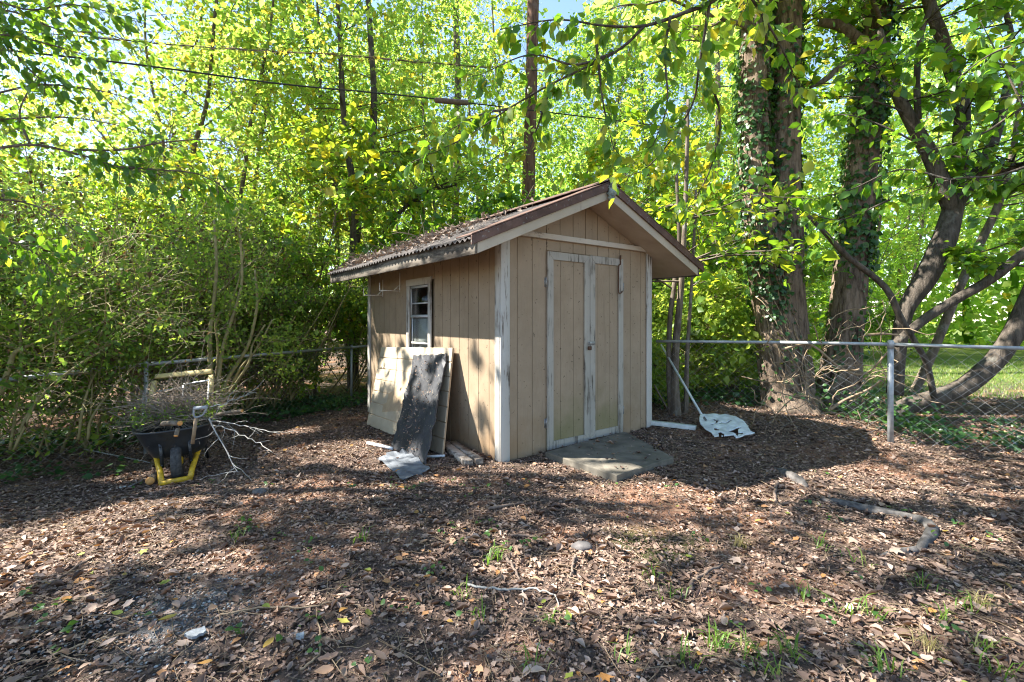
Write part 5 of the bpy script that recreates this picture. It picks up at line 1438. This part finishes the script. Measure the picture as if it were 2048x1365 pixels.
# ------------------------------------------------------------------ ivy on the ground
def ivy_patch(name, label, pts, n, seed, hmax=.16, size=.075):
    """pts: ellipses (x, y, rx, ry)"""
    rng = np.random.default_rng(seed); w = np.array([a[2] * a[3] for a in pts]); k = rng.choice(len(pts), n, p=w / w.sum()); pp = np.array(pts)[k]
    r_ = np.sqrt(rng.random(n)); th = rng.uniform(0, 6.28, n)
    x = pp[:, 0] + pp[:, 2] * r_ * np.cos(th) + rng.normal(0, .06, n); y = pp[:, 1] + pp[:, 3] * r_ * np.sin(th) + rng.normal(0, .06, n)
    m = (np.sin(3.1 * x + 1) * np.sin(2.7 * y) + .5 * np.sin(7 * x - 5 * y)) > rng.uniform(-1.6, .5, n)
    x, y = x[m], y[m]; n = len(x)
    d = (np.array([x, y]).T - np.array(C0)[:2]); lx = d @ np.array(UX)[:2]; ly = d @ np.array(UY)[:2]; m = ~((lx > -.05) & (lx < SW + .05) & (ly > -.05) & (ly < SL + .05))
    x, y = x[m], y[m]; n = len(x)
    pos = np.stack([x, y, hgt(x, y) + rng.beta(1, 2, n) * hmax + .015], 1); s = Soup()
    leaves(s, T_OVATE, pos, rng.normal(0, 1, (n, 3)) * np.array((1, 1, .3)), rng.normal(0, .45, (n, 3)) + np.array((0, -.25, 1)), size * rng.uniform(.5, 1.3, n), .95, np.clip(rng.normal(.45, .25, n), 0, 1))
    tag(s.build(name, M['leaf_ivy']), label, 'ivy', None, 'stuff')
def GE(px, py, rx, ry):
    c, a, b1, b2 = G(px, py), G(px + rx, py), G(px, py - ry), G(px, py + ry); return (c.x, (b1.y + b2.y) / 2, abs(a.x - c.x), abs(b1.y - b2.y) / 2)
ivy_patch('ground_ivy', 'dark ivy covering the ground along the left fence', [GE(100, 895, 160, 28), GE(240, 870, 130, 24), GE(520, 830, 130, 20), GE(630, 815, 110, 16), GE(40, 960, 60, 14), GE(150, 950, 110, 10)], 4200, 51)
ivy_patch('ground_ivy', 'ivy tangle under the sagging chain-link mesh by the right fence post', [GE(1690, 830, 70, 26), GE(1740, 800, 50, 40), GE(1790, 850, 40, 20), GE(1640, 820, 40, 16)], 1800, 52, .45, .07)
ivy_patch('ground_ivy', 'sunlit ivy covering the ground beyond the right fence', [GE(1930, 880, 150, 26), GE(2050, 900, 120, 24), GE(1850, 860, 60, 14), GE(1960, 850, 110, 10)], 1300, 53, .10, .06)
ivy_patch('ground_ivy', 'ivy and weeds on the ground behind the right shed corner', [GE(1420, 800, 90, 14), GE(1330, 815, 30, 12), GE(1500, 805, 40, 12)], 1100, 54, .2, .07)
# dry vines tangled over the right fence
s = Soup(); rng = np.random.default_rng(61)
for i in range(45):
    px, py, Y = rng.uniform(1540, 1770), rng.uniform(640, 840), rng.uniform(5.7, 6.6)
    a = np.array(P(px, py, Y)); w_ = wander(rng, a, (rng.normal(0, 1), rng.normal(0, .4), rng.normal(.2, .9)), rng.uniform(.4, 1.2), 9, .3, -.02); w_[:, 2] = np.maximum(w_[:, 2], hgt(w_[:, 0], w_[:, 1]) + .01)
    s.tube(w_, rng.uniform(.003, .008), 5)
for (c) in ([(1562, 700, 6.1), (1620, 690, 6.05), (1680, 735, 5.9), (1730, 748, 5.8), (1780, 700, 5.6)], [(1660, 820, 5.9), (1690, 800, 5.85), (1735, 780, 5.7), (1765, 760, 5.6)], [(1735, 670, 5.9), (1770, 668, 5.8), (1800, 672, 5.75)]):
    q = spline([P(*a) for a in c], 8); s.tube(q, np.linspace(.018, .010, len(q)), 8)
tag(s.build('dry_vines', M['vine'], None, True), 'tangle of dry brown vines over the sagging right fence mesh', 'vines', None, 'stuff')

# ------------------------------------------------------------------ leaf litter, twigs, gravel, weeds
rng = np.random.default_rng(123)
def free(x, y):
    d = (np.stack([x, y], 1) - np.array(C0)[:2]); lx = d @ np.array(UX)[:2]; ly = d @ np.array(UY)[:2]
    return ~((lx > -.01) & (lx < SW + .01) & (ly > -.01) & (ly < SL))
SLABQ = [(p.x, p.y) for p in [G(1090, 904, .07), G(1234, 951, .07), G(1348, 915, .07), G(1250, 863, .07)]]
def on_slab(x, y):
    c = np.ones(len(x), bool)
    for i in range(4):
        (x1, y1), (x2, y2) = SLABQ[i], SLABQ[(i + 1) % 4]; c &= ((x2 - x1) * (y - y1) - (y2 - y1) * (x - x1)) > 0
    return c
def ground_pts(n, y0, y1, pw=1.0, bare=True):
    y = y0 + (y1 - y0) * rng.random(n) ** pw; x = rng.uniform(-1.16, 1.16, n) * (y + .25)
    m = free(x, y)
    if bare:
        dn = np.sin(1.9 * x + .7) * np.sin(2.3 * y + 1.1) + .6 * np.sin(4.7 * x - 3.1 * y) + .4 * np.sin(9 * x + 7.7 * y)
        m &= dn > rng.uniform(-2.3, .9, n)
        for (px, py, rad) in ((110, 1300, .42), (360, 1230, .34), (330, 1120, .26), (1310, 1085, .3), (780, 1290, .3), (620, 1100, .3), (1290, 1010, .35), (1500, 1180, .3), (960, 1330, .2), (1730, 1090, .3), (250, 1345, .3), (720, 1330, .3), (500, 1290, .2), (1180, 1040, .3)):
            c = G(px, py); m &= (np.hypot(x - c.x, y - c.y) > rad) | (rng.random(n) < .25)
        m &= ~on_slab(x, y) | (rng.random(n) < .12)
    return x[m], y[m]
s = Soup()
for T in T_DEAD + [T_MAPLE]:
    x, y = ground_pts(12500 if T is not T_MAPLE else 3500, 1.55, 8.8, .9); n = len(x)
    z = hgt(x, y) + rng.uniform(.0, .010, n) + on_slab(x, y) * .073
    leaves(s, T, np.stack([x, y, z], 1), rng.normal(0, 1, (n, 3)) * np.array((1, 1, .09)), rng.normal(0, .15, (n, 3)) + np.array((0, 0, 1)), np.clip(rng.lognormal(-3.5, .5, n), .012, .07), rng.uniform(.2, .6, n) if T is not T_MAPLE else .9, np.clip(rng.beta(1.5, 1.8, n), 0, .93))
x, y = ground_pts(800, 1.6, 8, .8); n = len(x)
leaves(s, T_OVATE, np.stack([x, y, hgt(x, y) + .02], 1), rng.normal(0, 1, (n, 3)) * np.array((1, 1, .2)), rng.normal(0, .3, (n, 3)) + np.array((0, 0, 1)), rng.uniform(.03, .07, n), .7, rng.uniform(.93, 1, n))
tag(s.build('leaf_litter', M['leaf_dead']), 'brown dry leaf litter covering the yard', None, None, 'stuff')
s = Soup()
x, y = ground_pts(220000, 1.55, 8.0, .8, False); n = len(x)
m = ~on_slab(x, y); x, y = x[m], y[m]; n = len(x)
leaves(s, T_DIAMOND, np.stack([x, y, hgt(x, y) + rng.uniform(.001, .012, n)], 1), rng.normal(0, 1, (n, 3)) * np.array((1, 1, .3)), rng.normal(0, .5, (n, 3)) + np.array((0, 0, 1)), np.clip(rng.lognormal(-4.3, .5, n), .005, .04), rng.uniform(.15, .8, n), rng.beta(1.3, 1.5, n) * .9)
x, y = ground_pts(60000, 1.55, 7.0, .8, False); m = ~on_slab(x, y); x, y = x[m], y[m]; n = len(x)
leaves(s, T_DIAMOND, np.stack([x, y, hgt(x, y) + rng.uniform(.002, .014, n)], 1), rng.normal(0, 1, (n, 3)) * np.array((1, 1, .2)), rng.normal(0, .35, (n, 3)) + np.array((0, 0, 1)), np.clip(rng.lognormal(-3.85, .35, n), .01, .05), rng.uniform(.3, 1.1, n), rng.beta(1.5, 1.6, n) * .92)
tag(s.build('leaf_crumbs', M['leaf_dead']), 'fine crumbs of broken leaves and bark on the soil', None, None, 'stuff')
s = Soup()
x, y = ground_pts(5000, 1.6, 8.2, .85, False)
for a, b in zip(x, y):
    L = rng.uniform(.05, .26); th = rng.uniform(0, 6.28); z = float(hgt(a, b)) + rng.uniform(.008, .022)
    w_ = wander(rng, (a, b, z), (math.cos(th), math.sin(th), 0), L, 3, .12); w_[:, 2] = hgt(w_[:, 0], w_[:, 1]) + rng.uniform(.008, .03, 4)
    s.tube(w_, rng.uniform(.0008, .0022), 3, rng.random(), False)
tag(s.build('pine_straw', M['vine']), 'pine straw and thin twigs scattered through the litter', None, None, 'stuff')
# larger single leaves that lie on top in the foreground
DEADM = []
for t in (.35, .55, .7, .8, .9, .96):
    for T in T_DEAD[:4] + [T_MAPLE]: DEADM.append(leaf_mesh('fallen_leaf', T, M['leaf_dead'], t, .5 if T is not T_MAPLE else .95))
cnt = 0
while cnt < 280:
    px, py = rng.uniform(-20, 2060), 1000 + 380 * rng.random() ** .8
    g = G(px, py); o = link('fallen_leaf', DEADM[rng.integers(len(DEADM))], ground)
    o.location = g + Vector((0, 0, .022)); o.rotation_euler = (rng.normal(0, .2), rng.normal(0, .15), rng.uniform(0, 6.28)); o.scale = [float(np.clip(rng.lognormal(-3.0, .3), .03, .08))] * 3
    cnt += 1
# leaves caught on the shed roof and board
s = Soup(); n = 1700
ly = rng.uniform(.2, SL + .15, n); e = rng.beta(2.2, 1.3, n) * 1.75; e = np.where(rng.random(n) < .35, rng.uniform(.1, 1.75, n), e)
dens = sstep((ly - .3) / 1.2) * (.35 + .65 * (np.sin(ly * 2.3 + 1) * .5 + .5)); m = rng.random(n) < dens; ly, e = ly[m], e[m]; n = len(ly)
lx = RIDGE_S - e; lz = 2.97 - SLOPE * e + rng.beta(1, 2.2, n) * .10
w_ = np.array(C0)[None] + lx[:, None] * np.array(UX) + ly[:, None] * np.array(UY) + lz[:, None] * np.array((0, 0, 1))
for k, T in enumerate(T_DEAD):
    i = np.arange(n) % 6 == k; c = i.sum()
    leaves(s, T, w_[i], rng.normal(0, 1, (c, 3)) * np.array((1, 1, .5)), rng.normal(0, .5, (c, 3)) + np.array((0, 0, 1)), rng.uniform(.035, .09, c), .5, rng.uniform(.45, .88, c))
for i in range(110):
    j = rng.integers(n); q_ = wander(rng, w_[j] + np.array((0, 0, .02)), rng.normal(0, 1, 3) * np.array((1, 1, .35)), rng.uniform(.12, .4), 4, .2); s.tube(q_, .0028, 3, .5)
tag(s.build('roof_leaf_litter', M['leaf_roof']), 'dry leaves and twigs heaped on the shed roof', None, None, 'stuff')
s = Soup(); pa = WL(762, 513, .6)
for c in ([(772, 508, 7.0), (750, 530, 6.95), (737, 548, 6.9)], [(752, 528, 6.95), (757, 540, 6.93), (760, 553, 6.9)]):
    s.tube(spline([P(*a) for a in c], 5), [.006] * 11, 6)
tag(s.build('dangling_twig', M['twig_pale'], None, True), 'pale forked twig dangling over the fascia at the back of the shed roof', 'twig')
# crumbs stuck on the black board
s = Soup(); n = 160; u, v_ = rng.beta(2, 2, n), rng.uniform(.05, .95, n)
c4 = [np.array(to_world(a)) for a in ((-.110, 1.80, .985), (-.118, .93, 1.06), (-.66, .40, .0), (-.66, 1.26, -.04))]
p_ = ((1 - u) * (1 - v_))[:, None] * c4[0] + (u * (1 - v_))[:, None] * c4[1] + (u * v_)[:, None] * c4[2] + ((1 - u) * v_)[:, None] * c4[3]
bn = np.cross(c4[1] - c4[0], c4[3] - c4[0]); bn /= np.linalg.norm(bn); bn = bn if bn[1] < 0 else -bn
leaves(s, T_DEAD[0], p_ + bn * .022, rng.normal(0, 1, (n, 3)), bn[None] + rng.normal(0, .3, (n, 3)), rng.uniform(.012, .04, n), .5, rng.uniform(.4, .9, n))
tag(s.build('stuck_leaf_bits', M['leaf_dead']), 'bits of dry leaf stuck to the leaning black board', None, None, 'stuff')
# gravel patch
s = Soup()
ico = np.array([(0, 0, 1), (.89, 0, .45), (.28, .85, .45), (-.72, .53, .45), (-.72, -.53, .45), (.28, -.85, .45), (.72, .53, -.45), (-.28, .85, -.45), (-.89, 0, -.45), (-.28, -.85, -.45), (.72, -.53, -.45), (0, 0, -1)])
icf = np.array([(0, 1, 2), (0, 2, 3), (0, 3, 4), (0, 4, 5), (0, 5, 1), (1, 6, 2), (2, 7, 3), (3, 8, 4), (4, 9, 5), (5, 10, 1), (2, 6, 7), (3, 7, 8), (4, 8, 9), (5, 9, 10), (1, 10, 6), (11, 7, 6), (11, 8, 7), (11, 9, 8), (11, 10, 9), (11, 6, 10)])
for (px, py, sx, sy, n) in ((360, 1225, .22, .2, 1100), (250, 1160, .3, .2, 150), (110, 1300, .35, .2, 350), (600, 1060, .5, .4, 120), (900, 1300, .5, .3, 150), (1700, 1320, .5, .2, 160)):
    c = G(px, py)
    for _ in range(n):
        x, y = c.x + rng.normal(0, sx), c.y + rng.normal(0, sy)
        r_ = rng.uniform(.003, .010); s.add(ico * r_ * rng.uniform(.6, 1.3, (12, 1)) * np.array((1, 1, .6)) + np.array((x, y, float(hgt(x, y)) + r_ * .4)), icf, rng.random())
def gravel_mat():
    m, nt, N, L = nodes('gravel'); at = N('ShaderNodeAttribute'); at.attribute_name = 'tint'
    r = ramp(nt, [(0, (.05, .05, .055)), (.5, (.2, .2, .2)), (1, (.48, .48, .46))]); L(at.outputs['Fac'], r.inputs[0]); finish(nt, r.outputs[0], .8, None, 0, 0, .3); return m
M['gravel'] = gravel_mat()
tag(s.build('gravel', M['gravel']), 'small grey gravel showing through the leaf litter', None, None, 'stuff')
# weeds and grass tufts
s = Soup()
tuft = [(985, 1120, 26), (1310, 1160, 10), (1340, 1200, 12), (1690, 1230, 12), (1440, 1300, 26), (1500, 1310, 26), (1570, 1310, 26), (1735, 1235, 14), (1880, 1240, 14), (1960, 1300, 14), (1990, 1350, 18), (1610, 1195, 10), (1720, 1130, 10), (1360, 1330, 14), (1850, 1180, 12), (930, 1195, 8), (960, 1230, 8), (1065, 1330, 10), (1100, 1245, 8), (1640, 1100, 10), (1930, 1220, 12), (1250, 1320, 8), (470, 1080, 12), (720, 1085, 10), (1760, 1340, 18), (1530, 1350, 14)]
for px, py, nb in tuft:
    c = G(px, py)
    for _ in range(nb):
        th = rng.uniform(0, 6.28); L = rng.uniform(.05, .13); b = np.array((c.x + rng.normal(0, .03), c.y + rng.normal(0, .03), float(hgt(c.x, c.y))))
        d = np.array((math.cos(th), math.sin(th), 0)); sd = np.array((-d[1], d[0], 0)) * .0028
        a1, a2 = b + d * L * .3 + np.array((0, 0, L * .6)), b + d * L * .8 + np.array((0, 0, L * .65))
        s.add([b - sd, b + sd, a1 - sd, a1 + sd, a2], [(0, 1, 3), (0, 3, 2), (2, 3, 4)], np.clip(rng.normal(.55, .2), 0, .85))
for px, py, nb in ((1478, 1095, 40), (1960, 1215, 30), (1850, 1300, 30)):       # dry tufts
    c = G(px, py)
    for _ in range(nb):
        th = rng.uniform(0, 6.28); L = rng.uniform(.05, .12); b = np.array((c.x, c.y, c.z)) + rng.normal(0, .02, 3) * np.array((1, 1, 0)); d = np.array((math.cos(th), math.sin(th), 0)); sd = np.array((-d[1], d[0], 0)) * .002
        a1, a2 = b + d * L * .3 + np.array((0, 0, L * .6)), b + d * L + np.array((0, 0, L * .5)); s.add([b - sd, b + sd, a1 - sd, a1 + sd, a2], [(0, 1, 3), (0, 3, 2), (2, 3, 4)], 1.0)
# thin lawn beyond the right fence
n = 16000; y = rng.uniform(8.6, 17, n); x = rng.uniform(.58, 1.15, n) * y
L = rng.uniform(.04, .10, n); th = rng.uniform(0, 6.28, n); b = np.stack([x, y, hgt(x, y)], 1); d = np.stack([np.cos(th), np.sin(th), np.zeros(n)], 1); sd = np.stack([-d[:, 1], d[:, 0], d[:, 2]], 1) * .006
v_ = np.stack([b - sd, b + sd, b + d * L[:, None] * .6 + np.stack([0 * L, 0 * L, L], 1)], 1); s.add(v_.reshape(-1, 3), np.arange(3 * n).reshape(-1, 3), np.repeat(np.clip(rng.normal(.6, .25, n), 0, 1), 3))
tag(s.build('grass', M['grass']), 'sparse grass tufts in the yard and thin lawn beyond the fence', None, None, 'stuff')
s = Soup()
for _ in range(85):
    px, py = rng.uniform(0, 2048), 930 + 420 * rng.random()
    if rng.random() < .5: px, py = rng.choice([930, 920, 720, 560, 640, 1080, 1500, 1640, 480, 780]) + rng.normal(0, 40), rng.choice([980, 970, 1080, 1100, 1060, 1250]) + rng.normal(0, 14)
    c = G(px, py); k = rng.integers(2, 6)
    pos = np.array([tuple(c)] * k) + rng.normal(0, .03, (k, 3)) * np.array((1, 1, 0)) + np.array((0, 0, .035)); leaves(s, T_OVATE, pos, rng.normal(0, 1, (k, 3)) * np.array((1, 1, .3)), rng.normal(0, .3, (k, 3)) + np.array((0, 0, 1)), rng.uniform(.018, .042, k), .9, rng.uniform(.5, 1, k))
tag(s.build('weed_seedlings', M['leaf_ivy']), 'little green weed seedlings dotted over the litter', None, None, 'stuff')

# single sticks, roots and stones one can point at
def stick(name, ctrl, r, label, mat='stick', cat='stick', group=None, sub=()):
    rr = np.random.default_rng(len(label)); s = Soup(); q = spline([G(a, b, .018) for a, b in ctrl], 6); q = q + rr.normal(0, .003, q.shape); s.tube(q, np.linspace(r, r * .6, len(q)), 8)
    for c in sub:
        q = spline([G(a, b, .02) for a, b in c], 5); s.tube(q, np.linspace(r * .6, r * .3, len(q)), 6)
    return tag(s.build(name, M[mat], None, True), label, cat, group)
stick('fallen_twig', [(935, 1168), (985, 1178), (1030, 1180), (1065, 1178), (1110, 1190)], .007, 'pale forked twig on the sunlit leaves in the centre foreground', 'twig_pale', 'twig', None, [[(1045, 1182), (1047, 1205)], [(1110, 1190), (1118, 1210)]])
stick('fallen_stick', [(1012, 1112), (1026, 1136), (1040, 1162)], .010, 'short straight stick beside the bright grass tuft')
stick('fallen_stick', [(1150, 1112), (1146, 1130), (1142, 1152)], .010, 'short thick stick just below the grey rock')
stick('fallen_stick', [(1020, 1072), (1050, 1072), (1080, 1076)], .010, 'short dark stick above the bright grass tuft')
stick('fallen_stick', [(975, 1018), (1010, 1012), (1045, 1006)], .013, 'dark stick lying in front of the shed corner')
stick('fallen_stick', [(1382, 1178), (1384, 1164), (1410, 1148), (1445, 1128)], .011, 'dark bent stick in front of the dry grass tuft')
stick('fallen_stick', [(1470, 955), (1474, 975), (1469, 1000)], .008, 'thin grey upright-lying stick right of the concrete slab')
stick('fallen_stick', [(1555, 965), (1550, 985), (1552, 1005)], .016, 'short knobbly grey root piece left of the exposed root')
stick('fallen_stick', [(85, 1175), (130, 1150), (178, 1118)], .010, 'long dark stick in the sunlit leaves at lower left')
stick('fallen_stick', [(240, 975), (262, 972), (290, 958)], .010, 'pale crooked stick left of the wheelbarrow', 'twig_pale')
stick('fallen_stick', [(110, 1310), (180, 1285), (260, 1265)], .005, 'thin long twig across the dark soil in the lower left corner', 'vine')
stick('fallen_stick', [(440, 1230), (530, 1215), (620, 1215), (700, 1190)], .005, 'long thin twig arching right of the gravel patch', 'vine')
stick('fallen_stick', [(600, 1340), (640, 1300), (632, 1220)], .005, 'thin curved twig in the bottom left foreground', 'vine')
stick('fallen_stick', [(166, 898), (250, 915), (300, 925)], .008, 'pale straight twig on the ivy edge left of the wheelbarrow', 'twig_pale')
def root(ctrl, label, sub=()):
    s = Soup(); c = np.array([(*G(a, b, .004), w / 2.5 / FPX * G(a, b).y) for a, b, w in ctrl]); q = spline(c, 8); s.tube(q[:, :3], q[:, 3], 12, relief=lambda th, i: 1 + .1 * np.sin(3 * th + i * .4) + .05 * np.sin(7 * th + i))
    for d in sub:
        c = np.array([(*G(a, b, -.004), w / 2 / FPX * G(a, b).y) for a, b, w in d]); q = spline(c, 6); s.tube(q[:, :3], q[:, 3], 10)
    tag(s.build('surface_root', M['root'], None, True), label, 'root')
root([(1640, 1000, 8), (1675, 1006, 22), (1730, 1020, 26), (1800, 1032, 24), (1846, 1045, 26), (1864, 1062, 28), (1850, 1085, 26), (1838, 1102, 16)], 'long grey tree root snaking above the soil at right',
     [[(1845, 1098, 16), (1820, 1104, 18), (1790, 1106, 16), (1762, 1114, 8)], [(1848, 1095, 8), (1890, 1120, 8), (1940, 1150, 5)]])
root([(1548, 938, 8), (1575, 950, 24), (1598, 963, 26), (1614, 975, 8)], 'short humped grey root left of the long root')
def rock(name, px, py, r, label, mat='stone', sq=.55):
    rr = np.random.default_rng(px); g = G(px, py); s = Soup(); v, f = ico.copy(), icf
    for _ in range(2):                                     # subdivide
        mp = {}; nf = []; v = list(map(tuple, v))
        def mid_(a, b):
            k = (min(a, b), max(a, b))
            if k not in mp: m_ = np.array(v[a]) + np.array(v[b]); mp[k] = len(v); v.append(tuple(m_ / np.linalg.norm(m_)))
            return mp[k]
        for a, b, c in f: x_, y_, z_ = mid_(a, b), mid_(b, c), mid_(c, a); nf += [(a, x_, z_), (x_, b, y_), (z_, y_, c), (x_, y_, z_)]
        v, f = np.array(v), np.array(nf)
    v = v * (1 + .12 * np.sin(v @ rr.normal(0, 3, (3, 3))).sum(1)[:, None] * .5) * np.array((1.3, 1, sq)) * r + np.array((g.x, g.y, g.z + r * sq * .35)); s.add(v, f)
    tag(s.build(name, M[mat], None, True), label, 'rock')
rock('rock', 1166, 1096, .052, 'rounded grey rock half buried in the centre of the yard')
rock('rock', 520, 985, .05, 'small pale rock on the leaves right of the wheelbarrow')
for (c, lab) in (([(368, 1266), (408, 1250), (416, 1262), (382, 1277)], 'bluish slate chip on the gravel patch'), ([(590, 1268), (606, 1262), (612, 1270), (596, 1278)], 'small flat slate flake right of the gravel patch')):
    o = grid_board('slate_chip', [G(a, b, .03) for a, b in c], .012, M['slate'], 5, 4, .004, 3); tag(o, lab, 'slate')
